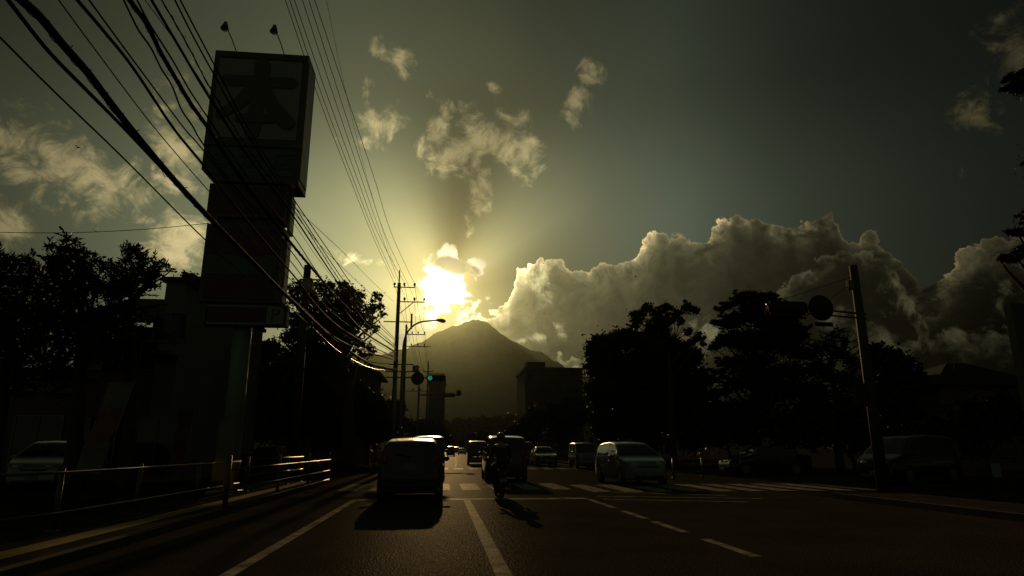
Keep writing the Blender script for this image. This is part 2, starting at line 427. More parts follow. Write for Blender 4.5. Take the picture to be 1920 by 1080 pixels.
# ---------------------------------------------------------------- ground, road, paint
def sheet(name, poly, z, m, kind='structure', label=None):
    o = mesh_obj(name, [(x, y, z) for x, y in poly], [tuple(range(len(poly)))], m)
    return tag(o, label, kind=kind)
def asphalt_mat():
    m = bpy.data.materials.new('asphalt'); m.use_nodes = True
    t = m.node_tree; b = t.nodes['Principled BSDF']
    tc = t.nodes.new('ShaderNodeTexCoord')
    def nz(s, d=4, r=.6):
        n = t.nodes.new('ShaderNodeTexNoise'); n.inputs['Scale'].default_value = s; n.inputs['Detail'].default_value = d; n.inputs['Roughness'].default_value = r
        t.links.new(tc.outputs['Object'], n.inputs['Vector']); return n.outputs[0]
    def ramp(s, p0, c0, p1, c1):
        r = t.nodes.new('ShaderNodeValToRGB'); r.color_ramp.elements[0].position = p0; r.color_ramp.elements[1].position = p1
        r.color_ramp.elements[0].color = (*c0, 1); r.color_ramp.elements[1].color = (*c1, 1)
        t.links.new(s, r.inputs[0]); return r.outputs[0]
    g = ramp(nz(42, 4, .8), .38, (.007, .0066, .006), .66, (.075, .068, .058))
    w = ramp(nz(.55, 6), .3, (.75, .75, .75), .7, (1.25, 1.22, 1.18))
    mx = t.nodes.new('ShaderNodeMix'); mx.data_type = 'RGBA'; mx.blend_type = 'MULTIPLY'; mx.inputs[0].default_value = 1
    t.links.new(g, mx.inputs[6]); t.links.new(w, mx.inputs[7]); t.links.new(mx.outputs[2], b.inputs['Base Color'])
    rr = t.nodes.new('ShaderNodeMapRange'); rr.inputs[3].default_value = .27; rr.inputs[4].default_value = .40
    t.links.new(nz(1.3, 5), rr.inputs[0]); t.links.new(rr.outputs[0], b.inputs['Roughness'])
    vo = t.nodes.new('ShaderNodeTexVoronoi'); vo.inputs['Scale'].default_value = 38; t.links.new(tc.outputs['Object'], vo.inputs['Vector'])
    bp = t.nodes.new('ShaderNodeBump'); bp.inputs['Strength'].default_value = .6; bp.inputs['Distance'].default_value = .010
    t.links.new(vo.outputs['Distance'], bp.inputs['Height']); t.links.new(bp.outputs[0], b.inputs['Normal'])
    b.inputs['Specular IOR Level'].default_value = .00006
    return m
ASPH = asphalt_mat()
LOT = mat('lot_asphalt', (.026, .025, .023), .95, var=.35, vscale=.6, bump=.5, bscale=40, spec=.0)
PAVE = mat('pavement_slabs', (.040, .038, .033), .9, var=.25, vscale=2.0, bump=.4, bscale=30, spec=.0)
PAINT = mat('worn_road_paint', (.17, .165, .15), .36, var=.55, vscale=3.5, tint=(.36, .35, .31), bump=.3, bscale=70, spec=.00013)
KERB = mat('kerb_concrete', (.10, .095, .085), .9, spec=.0, var=.25, vscale=3, bump=.3)
sheet('ground', [(-6000, -60), (6000, -60), (6000, 4200), (-6000, 4200)], -0.02, LOT)
def roadx(Y):      # the carriageway drifts right past the junction, then left again
    return float(np.interp(Y, [-60, 40, 60, 85, 120, 160, 220, 330, 480], [0, 0, .6, 1.1, 1.5, 1.2, -1.5, -12, -36]))
def ribbon(name, xa, xb, y0, y1, z, m, step=6.0, kind='structure', ht=None):
    n = max(2, int((y1-y0)/step)+1); ys = np.linspace(y0, y1, n)
    V = []; Fc = []
    for i, y in enumerate(ys):
        V += [(roadx(y)+xa, y, z), (roadx(y)+xb, y, z)]
        if i: Fc.append((2*i-2, 2*i-1, 2*i+1, 2*i))
    return V, Fc
def rib_obj(name, segs, z, m):
    mb = MB()
    for xa, xb, y0, y1 in segs:
        mb.add(*ribbon(name, xa, xb, y0, y1, z, m))
    return tag(mb.build(name, m), kind='structure')
mb = MB()
mb.add(*ribbon('road', -4.30, 10.6, -30, 480, 0, ASPH))
# the side street across the junction, butted against the main road
mb.add([(-60, 27.5, 0), (-4.30, 27.5, 0), (-4.30, 42, 0), (-60, 42, 0)], [(0, 1, 2, 3)])
mb.add([(10.6, 21.5, 0), (70, 21.5, 0), (70, 42, 0), (10.6, 42, 0)], [(0, 1, 2, 3)])
tag(mb.build('road', ASPH), kind='structure')
# pavements with real kerb steps
def raised(name, poly, h, m):
    mb = MB(); mb.prism([(x, y, -.015) for x, y in poly], (0, 0, h+.015)); return tag(mb.build(name, m), kind='structure')
raised('pavement', [(-6.3, -20), (-4.46, -20), (-4.46, 26.5), (-6.3, 26.5)], .10, PAVE)
raised('pavement', [(-6.3, 43), (-4.46, 43), (-4.46, 150), (-6.3, 150)], .10, PAVE)
raised('pavement', [(10.9, 43.0), (13.2, 43.0), (13.6, 150), (11.3, 150)], .10, PAVE)
raised('pavement', [(10.9, -20), (13.0, -20), (13.0, 17.6), (10.9, 17.6)], .10, PAVE)
raised('kerb', [(-4.455, -20), (-4.31, -20), (-4.31, 26.5), (-4.455, 26.5)], .12, KERB)
raised('kerb', [(-4.455, 43), (-4.31, 43), (-4.31, 150), (-4.455, 150)], .12, KERB)
raised('kerb', [(10.75, -20), (10.895, -20), (10.895, 17.6), (10.75, 17.6)], .12, KERB)
raised('kerb', [(10.75, 43), (10.895, 43), (11.2, 150), (11.05, 150)], .12, KERB)
TACT = mat('tactile_paving', (.26, .22, .13), .85, spec=.0, var=.15, vscale=6, bump=.3, bscale=25)
sheet('tactile_paving', [(-5.22, 2), (-4.86, 2), (-4.86, 26.2), (-5.22, 26.2)], .104, TACT)
# markings
Z1 = .004
rib_obj('road_markings', [(-2.30, -2.14, -10, 17.65), (.60, .78, -10, 17.65), (-2.30, 3.90, 17.70, 18.25),           # edge line, lane line, stop line
    (-2.32, -2.17, 47.5, 200), (10.0, 10.14, 47.5, 180)] +
    [(3.84, 3.99, y, y+1.6) for y in (1.4, 4.9, 8.2, 10.6, 12.7)] + [(3.84, 3.99, 15.0, 17.65)], Z1, PAINT)
rib_obj('road_markings', [(.66, .82, y, y+(5 if y > 70 else 3.2)) for y in (50, 56, 62.5, 70, 80, 90, 100, 110, 120, 130, 140, 155, 170, 185, 200)], Z1, PAINT)
rib_obj('road_markings', [(3.84, 3.99, 47.5, 190)] + [(6.9, 7.05, y, y+5) for y in (50, 60, 70, 80, 90, 100, 112, 124)], Z1, PAINT)
rib_obj('crosswalk', [(-3.3+i*1.0, -2.68+i*1.0, 21.9 if i < 8 else 20.4, 25.8 if i < 8 else 24.6) for i in range(18)], Z1, PAINT)
rib_obj('crosswalk', [(-2.3+i*1.0, -1.68+i*1.0, 43.2, 46.8) for i in range(12)], Z1, PAINT)
mb = MB()
def line(p, q, w=.15):
    p, q = Vector((*p, Z1)), Vector((*q, Z1)); t = (q-p).normalized(); s = Vector((-t.y, t.x, 0))*w/2
    mb.add([p-s, p+s, q+s, q-s], [(0, 1, 2, 3)])
line((4.3, 17.6), (7.7, 16.3)); line((4.4, 18.7), (8.6, 17.4)); line((4.75, 20.9), (8.1, 18.55))
tag(mb.build('road_markings', PAINT), kind='structure')

# ---------------------------------------------------------------- pipe fences
RAIL = mat('fence_pipe_paint', (.11, .095, .07), .46, metal=.35, var=.12, vscale=5)
POST = mat('fence_post_paint', (.10, .085, .065), .42, metal=.3, var=.2, vscale=7)
def pipe_fence(label, pts, heights, posth, group=None, bend=None):
    x0, y0 = pts[0]; t = thing('pipe_fence', label, 'fence', (x0, y0, .1), 0, group)
    for i, (x, y) in enumerate(pts):
        p = MB(); p.tube([(x-x0, y-y0, -.1), (x-x0, y-y0, posth-.1)], .040 if i else .055, 12)
        p.sphere((x-x0, y-y0, posth-.1), .043 if i else .058, 12, 6, (1, 1, .5))
        p.box((x-x0, y-y0, .004), (.15, .15, .016))
        p.build('post', POST, t, True)
    for h in heights:
        r = MB(); r.tube([(x-x0+.05, y-y0, h-.1) for x, y in pts], .022, 10); r.build('rail', RAIL, t, True)
    return t
pipe_fence('brown pipe fence with three rails along the kerb, ending in a thick post', [(-4.39, y) for y in (14.45, 18.8, 22.9, 26.9, 31.2)][:4], (.14, .48, .88), 1.14)
pipe_fence('pipe fence with two pale rails round the car park, left of the pavement', [(-6.2, 8.2), (-5.75, 10.9), (-5.72, 13.5), (-5.72, 16.6), (-5.72, 19.7)], (.36, .95), 1.0)
pipe_fence('short pipe fence with a bright top rail behind the thick post', [(-5.72, 20.6), (-5.4, 24.4), (-5.3, 26.2)], (.55, 1.0), 1.04)
pipe_fence('pipe fence past the side street, beside the dark trees', [(-4.39+roadx(y), y) for y in (43.5, 46.5, 49.5, 52.5, 55.5, 58.5)], (.48, .88), 1.05)

# ---------------------------------------------------------------- the bookshop sign tower
SGW = mat('sign_white_panel', (.25, .28, .24), .5, var=.10, vscale=1.2)
SGD = mat('sign_dark_letter', (.095, .085, .07), .5, var=.1)
SGF = mat('sign_frame_metal', (.085, .075, .065), .45, metal=.3, var=.2, vscale=2)
SGR = mat('sign_red_panel', (.075, .035, .028), .5, var=.2, vscale=1.5)
SGG = mat('sign_green_panel', (.07, .11, .065), .5, var=.15, vscale=2)
SGP = mat('sign_pole_paint', (.20, .24, .20), .5, var=.15, vscale=.8)
SGS = mat('sign_side_sheet', (.34, .33, .25), .45, metal=.15, var=.25, vscale=1.0)
def glyph(txt, size, m, parent, x, y, z, ext=.012, name='lettering'):
    cu = bpy.data.curves.new('lettering', 'FONT'); cu.body = txt; cu.size = size; cu.extrude = ext; cu.align_x = 'CENTER'; cu.align_y = 'CENTER'
    tmp = bpy.data.objects.new('lettering', cu); COL.objects.link(tmp)
    bpy.context.view_layer.update()
    me = bpy.data.meshes.new_from_object(tmp.evaluated_get(bpy.context.evaluated_depsgraph_get()))
    bpy.data.objects.remove(tmp); bpy.data.curves.remove(cu)
    me.materials.clear(); me.materials.append(m)
    o = bpy.data.objects.new(name, me); COL.objects.link(o); o.parent = parent
    o.location = (x, y, z); o.rotation_euler = (PI/2, 0, 0)
    return o
def stroke(mb, pts, w, y):
    """brush stroke with round ends, 3 cm thick, on the sign face"""
    w = w if hasattr(w, '__len__') else [w]*len(pts)
    for i in range(len(pts)-1):
        (x0, z0), (x1, z1) = pts[i], pts[i+1]
        a = math.atan2(z1-z0, x1-x0); poly = []
        for k in range(9): q = a + PI/2 + PI*k/8; poly.append((x0+math.cos(q)*w[i]/2, y - i*.002, z0+math.sin(q)*w[i]/2))
        for k in range(9): q = a - PI/2 + PI*k/8; poly.append((x1+math.cos(q)*w[i+1]/2, y - i*.002, z1+math.sin(q)*w[i+1]/2))
        mb.prism(poly, (0, .03, 0))
SX, SY = -6.30, 20.0
st = thing('shop_sign', 'tall bookshop sign tower of stacked panels with a large brush character on top', 'sign tower', (SX, SY, 0))
L = lambda x: x - SX
# pole
p = MB(); p.tube([(L(-6.24), .55, -.02), (L(-6.24), .55, 5.6)], .27, 20); p.box((L(-6.24), .55, .05), (.9, .9, .14), bev=.02); p.build('pole', SGP, st, True)
# top cabinet: face 3.03 wide, chamfered lower left corner, 1.2 deep
p = MB(); p.prism([(L(-7.86), 0, 14.28), (L(-4.82), 0, 14.28), (L(-4.82), 0, 9.58), (L(-7.46), 0, 9.58), (L(-7.86), 0, 9.96)], (0, 1.15, 0)); top = p.build('cabinet', SGF, st)
p = MB(); p.box((L(-6.36), -.012, 12.55), (2.72, .02, 2.90)); p.build('face_panel', SGW, top)
p = MB()
for c, d in (((L(-6.34), -.02, 14.14), (3.04, .05, .22)), ((L(-7.79), -.02, 12.4), (.14, .05, 3.26)), ((L(-4.90), -.02, 12.4), (.15, .05, 3.26)), ((L(-6.34), -.02, 10.90), (3.04, .06, .16))): p.box(c, d)
p.build('face_frame', SGF, top)
p = MB(); p.box((L(-4.808), .58, 11.9), (.02, 1.02, 4.2)); p.build('side_panel', SGS, top)
p = MB()
cx = L(-6.36)
stroke(p, [(cx-1.02, 13.17), (cx+1.05, 13.17)], .40, -.052)
stroke(p, [(cx+.06, 13.78), (cx+.02, 12.6), (cx-.06, 11.35)], [.52, .44, .50], -.060)
stroke(p, [(cx-.10, 13.0), (cx-.55, 12.35), (cx-1.12, 11.9)], [.45, .40, .30], -.070)
stroke(p, [(cx+.12, 13.0), (cx+.55, 12.25), (cx+1.02, 11.72)], [.45, .44, .50], -.080)
stroke(p, [(cx-.48, 11.80), (cx+.50, 11.83)], .30, -.090)
p.build('brush_character', SGD, top)
p = MB(); p.box((L(-6.36), -.012, 10.28), (2.72, .02, .92)); p.build('name_panel', SGG, top)
for k, ch in enumerate(('本', '城', '店')): glyph(ch, .72, SGD, top, (L(-7.2), L(-6.35), L(-5.35))[k], -.032, 10.30)
for fx in (-7.35, -5.78):    # two lamps on swan arms
    p = MB(); p.tube([(L(fx)+.12, .25, 14.27), (L(fx)+.02, -.25, 14.62), (L(fx)-.1, -.55, 14.86)], .018, 8); arm = p.build('lamp_arm', SGF, top, True)
    p = MB(); p.tube([(L(fx)-.1, -.55, 14.98), (L(fx)-.1, -.56, 14.86), (L(fx)-.1, -.60, 14.70)], [.05, .085, .13], 14); p.build('lamp_shade', SGD, arm, True)
# second cabinet
p = MB(); p.prism([(L(-7.56), .05, 9.52), (L(-5.15), .05, 9.52), (L(-5.15), .05, 8.42), (L(-7.40), .05, 8.42), (L(-7.56), .05, 8.55)], (0, .95, 0)); c2 = p.build('cabinet', SGF, st)
p = MB(); p.box((L(-6.36), .034, 8.98), (2.2, .02, .86)); p.build('face_panel', SGR, c2)
p = MB(); p.box((L(-5.10), .62, 8.70), (.09, .5, 1.25)); p.build('side_panel', SGS, c2)
# third cabinet, three strips
p = MB(); p.prism([(L(-7.50), .05, 8.16), (L(-5.18), .05, 8.16), (L(-5.18), .05, 5.66), (L(-7.50), .05, 5.66)], (0, .95, 0)); c3 = p.build('cabinet', SGF, st)
p = MB(); p.box((L(-6.3), .5, 8.29), (1.9, .6, .27)); p.build('neck', SGF, st)
p = MB(); p.box((L(-5.13), .62, 6.80), (.09, .5, 2.1)); p.build('side_panel', SGS, c3)
for zc, h, m in ((7.62, .84, SGR), (6.82, .60, SGG), (6.12, .70, SGR)):
    p = MB(); p.box((L(-6.34), .034, zc), (2.1, .02, h)); p.build('strip_panel', m, c3)
# arrow board
p = MB(); p.box((L(-6.10), .30, 5.28), (2.5, .35, .66)); ab = p.build('arrow_board', SGF, st)
p = MB(); p.prism([(L(-7.80), .08, 5.28), (L(-7.24), .08, 5.72), (L(-7.24), .08, 4.84)], (0, .12, 0)); p.build('arrow_head', SGG, ab)
p = MB(); p.box((L(-6.36), .112, 5.55), (1.74, .02, .06)); p.box((L(-6.36), .112, 5.01), (1.74, .02, .06)); p.build('arrow_border', SGW, ab)
p = MB(); p.box((L(-6.36), .112, 5.28), (1.70, .016, .46)); p.build('arrow_shaft', SGR, ab)
p = MB(); p.box((L(-5.20), .112, 5.28), (.50, .02, .56)); p.build('end_panel', SGW, ab)
glyph('P', .55, SGD, ab, L(-5.20), .098, 5.28)

# ---------------------------------------------------------------- poles
CONC = mat('pole_concrete', (.055, .05, .04), .75, var=.2, vscale=1.5, bump=.2, bscale=30)
STEEL = mat('galvanised_steel', (.20, .19, .17), .42, metal=.7, var=.2, vscale=3)
PORC = mat('insulator_porcelain', (.15, .11, .08), .25)
WIRE = mat('cable_sheath', (.024, .021, .018), .7, spec=.04, var=.1)
WIRS = mat('bright_cable_sheath', (.05, .045, .038), .35, spec=.4)
def insul(parent, x, y, z, s=1.0):
    p = MB(); p.tube([(x, y, z), (x, y, z+.10*s), (x, y, z+.12*s), (x, y, z+.2*s), (x, y, z+.22*s), (x, y, z+.34*s)], [.03*s, .03*s, .10*s, .09*s, .11*s, .05*s], 10)
    p.build('insulator', PORC, parent, True)
def arm(parent, x0, x1, z, ins=(), y=-.22, w=.09, dz=0.0):
    p = MB(); p.tube([(x0, y, z), (x1, y, z+dz)], w/2, 8); a = p.build('crossarm', STEEL, parent, True)
    for x in ins: insul(a, x, y, z+.04, .95)
    return a
bx, by = -3.66, 50.0
pol = thing('utility_pole', 'tallest concrete utility pole with insulator arms, standing left of the sun', 'utility pole', (bx, by, 0))
p = MB(); p.tube([(0, 0, -.05), (0, 0, 14.0)], [.20, .135], 18); p.build('pole', CONC, pol, True)
p = MB(); p.tube([(0, 0, 13.95), (-.02, 0, 15.05)], .055, 10); p.build('top_bracket', STEEL, pol, True)
arm(pol, -.42, 1.30, 13.62, (-.34, .42, 1.22)); arm(pol, -.10, 2.05, 12.45, (.48, 1.25, 2.0))
p = MB(); p.tube([(.14, -.2, 11.5), (1.15, -.22, 12.4)], .035, 8); p.build('brace', STEEL, pol, True)
a_ = arm(pol, -1.05, 1.05, 10.85); p = MB(); p.tube([(1.08, -.22, 10.3), (1.08, -.22, 11.5)], .075, 12); p.build('fuse_cutout', PORC, a_, True)
for z, x0, x1 in ((7.55, -.5, 1.35), (7.0, -.75, 1.9), (6.55, -.7, 1.3)): arm(pol, x0, x1, z)
p = MB(); p.box((1.55, -.25, 7.25), (.5, .35, .45), bev=.05); p.build('junction_box', STEEL, pol)
for k in range(9):
    p = MB(); s = .28*(-1)**k; p.tube([(0, 0, 2.4+k*.9), (s, 0, 2.4+k*.9)], .012, 6); p.build('step_bolt', STEEL, pol, True)
p2 = thing('utility_pole', 'plain concrete pole rising behind the sign tower in front of the big tree', 'utility pole', (-7.55, 35, 0))
p = MB(); p.tube([(0, 0, -.05), (0, 0, 11.05)], [.26, .19], 18); p.build('pole', CONC, p2, True)
p = MB(); p.box((.12, -.24, 9.9), (.55, .32, .72), bev=.05); p.build('junction_box', STEEL, p2)
arm(p2, -.45, .75, 8.9); arm(p2, -.3, .9, 10.2)
p3 = thing('utility_pole', 'utility pole with two insulator arms just behind the street lamp', 'utility pole', (-4.75, 80, 0))
p = MB(); p.tube([(0, 0, -.05), (0, 0, 16.3)], [.22, .12], 14); p.build('pole', CONC, p3, True)
arm(p3, -.1, 2.4, 15.05, (.75, 1.5, 2.3), w=.12); arm(p3, -.1, 3.1, 13.55, (.7, 1.5, 2.3), w=.12); arm(p3, -.3, 2.6, 9.7); arm(p3, -.3, 3.2, 8.1, (1.1, 2.0))
p4 = thing('utility_pole', 'farthest utility pole, its small cross of arms above the traffic light', 'utility pole', (-2.85, 120, 0))
p = MB(); p.tube([(0, 0, -.05), (0, 0, 16.9)], [.25, .10], 14); p.build('pole', CONC, p4, True)
arm(p4, -.95, 1.0, 15.1, (-.85, .9), w=.16)
# street lamp
lp = thing('street_lamp', 'street lamp on a long curved arm reaching over the road below the sun', 'street lamp', (-2.93, 46, 0))
p = MB(); p.tube([(0, 0, -.05), (.02, 0, 4.0), (.05, 0, 8.4)], [.115, .10, .085], 14)
p.build('pole', STEEL, lp, True)
q = [(.05, 0, 8.4)] + [(.05+1.55*(1-math.cos(t)), 0, 8.4+1.80*math.sin(t)) for t in np.linspace(.15, PI/2*.93, 12)] + [(2.35, 0, 10.30)]
p = MB(); p.tube(q, [.075]+[.062]*12+[.05], 12); la = p.build('arm', STEEL, lp, True)
p = MB(); p.tube([(2.28, 0, 10.29), (2.45, 0, 10.30), (2.7, 0, 10.27), (2.9, 0, 10.23), (3.0, 0, 10.22)], [.055, .10, .155, .13, .04], 14); p.build('lamp_head', STEEL, la, True)

# ---------------------------------------------------------------- wires
def spline(P, n=10):
    P = [np.array(p, float) for p in P]; out = []
    Q = [2*P[0]-P[1]] + P + [2*P[-1]-P[-2]]
    for i in range(1, len(Q)-2):
        p0, p1, p2, p3 = Q[i-1:i+3]
        for t in np.linspace(0, 1, n, endpoint=False):
            out.append(.5*((2*p1)+(-p0+p2)*t+(2*p0-5*p1+4*p2-p3)*t*t+(-p0+3*p1-3*p2+p3)*t**3))
    out.append(P[-1]); return out
def inplane(px, py, A, B):
    """point on the upright plane through A and B"""
    d = ray(px, py); n = Vector((B.y-A.y, A.x-B.x, 0)); t = n.dot(A-EYE)/n.dot(d)
    return EYE + d*t
def wire(label, pts, A, B, rad, group='cables strung along the road', hairy=0, name='cable', ext=True):
    P = [inplane(x, y, A, B) for x, y in pts]
    if ext:                      # carry the run on past the frame to where its next pole would stand
        d = (P[0]-P[1]); S = [np.array(P[0]+d.normalized()*14)] + spline(P, 8)
    else: S = spline(P, 8)
    p = MB(); p.tube(S, rad, 6)
    o = p.build(name, WIRS if 'bright' in label else WIRE, None, True); tag(o, label, 'cable', group)
    if hairy:
        rr = random.Random(hairy); Q = []; acc = 0; ang = 0
        for i in range(1, len(S)):
            a_, b_ = Vector(S[i-1]), Vector(S[i]); L_ = (b_-a_).length; n_ = max(2, int(L_/.06))
            u_ = (b_-a_).normalized(); s_ = u_.cross(Vector((0, 0, 1))).normalized(); w_ = s_.cross(u_)
            for k in range(n_):
                ang += 2*PI*(L_/n_)/.45; acc += L_/n_; k_ = rad*1.15
                if acc > .55: acc = 0; k_ = rad*1.25 + .03
                Q.append(a_.lerp(b_, k/n_) + (s_*math.cos(ang)+w_*math.sin(ang))*k_)
        h = MB(); h.tube(Q, .005, 4); h.build('lashing_wire', WIRE, o)
    return o
A0, B0 = Vector((-5.0, 0, 0)), Vector((-3.4, 50, 0))
low = 'low cable running past the sign tower to the tallest pole'
wire('lowest thin cable at the far left of the sky, crossing down to the sign tower', [(0, 70), (100, 170), (235, 300), (380, 445), (470, 527), (560, 600), (640, 662), (700, 688), (742, 692)], A0, B0, .012)
wire('thinner of the two heavy cables sloping from the top left corner', [(15, 0), (90, 95), (165, 172), (235, 243), (320, 334), (395, 414), (480, 497), (560, 572), (650, 645), (742, 676)], A0, B0, .025)
wire('thickest bundled cable sloping from the top left corner to the sign tower', [(40, 0), (75, 32), (120, 86), (165, 137), (205, 190), (250, 247), (320, 330), (395, 411), (470, 487), (545, 562), (640, 648), (700, 684), (742, 695)], A0, B0, .052, hairy=3)
wire('lone thin cable between the heavy bundle and the next pair', [(110, 0), (180, 95), (290, 240), (393, 360), (470, 445), (560, 540), (650, 630), (742, 668)], A0, B0, .009)
wire('thicker cable of the pair meeting the lower left corner of the big sign cabinet', [(145, 0), (200, 65), (250, 128), (325, 240), (380, 308), (460, 410), (545, 510), (640, 616), (742, 672)], A0, B0, .024)
wire('thinner cable of the pair meeting the lower left corner of the big sign cabinet', [(167, 0), (255, 120), (345, 240), (378, 278), (460, 385), (545, 490), (640, 600), (742, 665)], A0, B0, .013)
wire('wavy slack cable left of the twisted bundle', [(232, 0), (250, 38), (262, 60), (283, 90), (302, 128), (322, 160), (340, 205), (360, 235), (382, 272), (440, 350), (545, 470), (640, 590), (742, 663)], A0, B0, .016)
wire('thick twisted bundle of cables with spiky ties left of the big sign cabinet', [(243, 0), (275, 45), (300, 96), (330, 148), (358, 195), (390, 240), (460, 345), (545, 455), (605, 527), (680, 620), (742, 660)], A0, B0, .040, hairy=5)
wire('wavy cable hugging the right side of the twisted bundle', [(257, 0), (280, 44), (308, 88), (330, 124), (356, 170), (388, 218), (460, 325), (548, 440), (640, 565), (742, 655)], A0, B0, .016)
wire('hair-thin wire beside the straight thick cable', [(272, 0), (330, 80), (392, 176), (470, 300), (552, 420), (640, 540), (742, 650)], A0, B0, .007)
wire('straight thick cable between the twisted bundle and the spiral-wrapped cable', [(284, 0), (330, 78), (392, 182), (470, 300), (550, 405), (620, 510), (690, 610), (742, 652)], A0, B0, .026)
wire('spiral-wrapped cable with spiky ties near the top of the sign', [(303, 0), (330, 46), (360, 100), (396, 168), (470, 285), (552, 395), (640, 530), (700, 612), (742, 648)], A0, B0, .014, hairy=9)
wire('left cable of the parallel pair nearest the top left corner of the sign', [(328, 0), (360, 64), (398, 134), (470, 262), (553, 388), (640, 520), (700, 600), (742, 640)], A0, B0, .017)
wire('right cable of the parallel pair nearest the top left corner of the sign', [(338, 0), (365, 52), (402, 122), (470, 248), (555, 380), (640, 505), (700, 592), (742, 637)], A0, B0, .017)
wire('bright sagging cable swinging up to the lamp-side bracket, lowest under the big tree', [(535, 568), (590, 618), (640, 662), (690, 688), (720, 694), (742, 693)], Vector((-4.9, 18, 0)), Vector((-3.5, 50, 0)), .014, ext=False)
wire('thin wire rising from the sign to the upper arm of the tallest pole', [(552, 388), (640, 470), (700, 530), (738, 566)], Vector((-4.7, 19, 0)), Vector((-4.6, 50, 0)), .010, ext=False)
wire('thin wire below it, passing the sign to the middle arm of the tallest pole', [(552, 400), (610, 470), (680, 537), (729, 580)], Vector((-4.7, 19, 0)), Vector((-4.7, 50, 0)), .010, ext=False)
wire('sagging cable from the plain pole to the tallest pole, below the bundle', [(580, 560), (640, 622), (690, 655), (742, 668)], Vector((-7.4, 35, 0)), Vector((-3.6, 50, 0)), .018, ext=False)
wire('heavy sagging cable from the plain pole, dipping under the big tree', [(582, 575), (640, 645), (690, 677), (742, 683)], Vector((-7.4, 35, 0)), Vector((-3.6, 50, 0)), .024, ext=False)
# power lines to the insulators
hv = [([(535, 0), (600, 190), (660, 345), (703, 452), (738, 528)], 'leftmost power line of the fan reaching the top arm of the tallest pole', .013),
      ([(543, 0), (604, 180), (664, 340), (705, 445), (740, 522)], 'power line second from the left in the fan above the tallest pole', .013),
      ([(552, 0), (612, 175), (670, 335), (712, 445), (757, 528)], 'power line running to the middle insulator of the top arm', .013),
      ([(567, 0), (625, 178), (678, 335), (718, 450), (757, 552)], 'power line of the fan running to the inner insulator of the lower arm', .012),
      ([(579, 0), (640, 190), (690, 345), (726, 450), (774, 552)], 'power line of the fan running to the middle insulator of the lower arm', .012),
      ([(590, 0), (650, 180), (702, 335), (737, 445), (787, 552)], 'rightmost heavy power line, running to the tip of the lower arm', .012)]
endx = [-4.0, -3.68, -3.24, -3.18, -2.41, -1.66]
for (pts, lab, rd), ex in zip(hv, endx):
    s = EYE + ray(*pts[0])*((15.2-1.3)/ray(*pts[0]).z)
    wire(lab, pts, Vector((s.x, s.y, 0)), Vector((ex, 49.78, 0)), rd, group='power lines fanning out from the tallest pole')
s = EYE + ray(612, 0)*((16.5-1.3)/ray(612, 0).z)
wire('hair-thin wire right of the power-line fan', [(612, 0), (650, 180), (690, 340), (720, 440), (742, 507)], Vector((s.x, s.y, 0)), Vector((-3.68, 50, 0)), .006, group='power lines fanning out from the tallest pole')
def span(label, P, Q, sag, rad, group, n=14):
    P, Q = Vector(P), Vector(Q); pts = []
    for i in range(n+1):
        t = i/n; v = P.lerp(Q, t); v.z -= sag*4*t*(1-t); pts.append(v)
    p = MB(); p.tube(pts, rad, 6); return tag(p.build('cable', WIRE, None, True), label, 'cable', group)
g2 = 'power lines running on from pole to pole down the road'
for k, (xa, za, xb, zb) in enumerate(((-.34, 13.95, .75, 15.35), (.42, 13.95, 1.5, 15.35), (1.22, 13.95, 2.3, 15.35), (.48, 12.78, .7, 13.85), (1.25, 12.78, 1.5, 13.85), (2.0, 12.78, 2.3, 13.85))):
    span('thin power line between the tallest pole and the pole behind the street lamp', (bx+xa, by-.2, za), (-4.75+xb, 79.8, zb), .9, .014, g2)
for k, (xa, za, xb) in enumerate(((.75, 15.35, -.85), (2.3, 15.35, .9), (.7, 13.85, -.5), (1.5, 13.85, .2), (2.3, 13.85, .9))):
    span('faint power line from the pole behind the street lamp to the farthest pole', (-4.75+xa, 79.8, za), (-2.85+xb, 119.8, 15.3-.2*k), 1.6, .018, g2)
span('level thin wire across the sky above the left-hand trees', at(-60, 433, 24), at(440, 412, 24), .25, .012, 'cables strung along the road')

# ---------------------------------------------------------------- trees
BARK = mat('bark', (.06, .045, .032), .9, var=.3, vscale=6, bump=.5, bscale=20)
def leafmat(name, c):
    m = mat(name, c, .62, spec=.25, var=.45, vscale=1.1)
    return m
LF = [leafmat('foliage_dark', (.030, .045, .018)), leafmat('foliage_olive', (.050, .055, .020)), leafmat('foliage_needle', (.024, .038, .018)), leafmat('foliage_fresh', (.055, .070, .025))]
def leaves_obj(name, P, D, ln, wd, m, parent):
    """one diamond-shaped leaf per point P along direction D"""
    n = len(P); rs = np.random.RandomState(n % 9973)
    D = D/np.maximum(np.linalg.norm(D, axis=1, keepdims=True), 1e-6)
    S = np.cross(D, rs.randn(n, 3)); S /= np.maximum(np.linalg.norm(S, axis=1, keepdims=True), 1e-6)
    N = np.cross(D, S)
    ln = ln*(.6+.8*rs.rand(n, 1)); wd = wd*(.6+.8*rs.rand(n, 1))
    V = np.empty((n, 4, 3))
    V[:, 0] = P - D*ln*.5; V[:, 1] = P + S*wd*.5 + N*ln*.06; V[:, 2] = P + D*ln*.5; V[:, 3] = P - S*wd*.5 + N*ln*.06
    me = bpy.data.meshes.new(name)
    me.vertices.add(n*4); me.vertices.foreach_set('co', V.astype(np.float32).ravel())
    me.loops.add(n*4); me.loops.foreach_set('vertex_index', np.arange(n*4, dtype=np.int32))
    me.polygons.add(n); me.polygons.foreach_set('loop_start', np.arange(0, n*4, 4, dtype=np.int32))
    me.update(calc_edges=True); me.validate()
    me.materials.append(m)
    o = bpy.data.objects.new(name, me); COL.objects.link(o); o.parent = parent
    return o
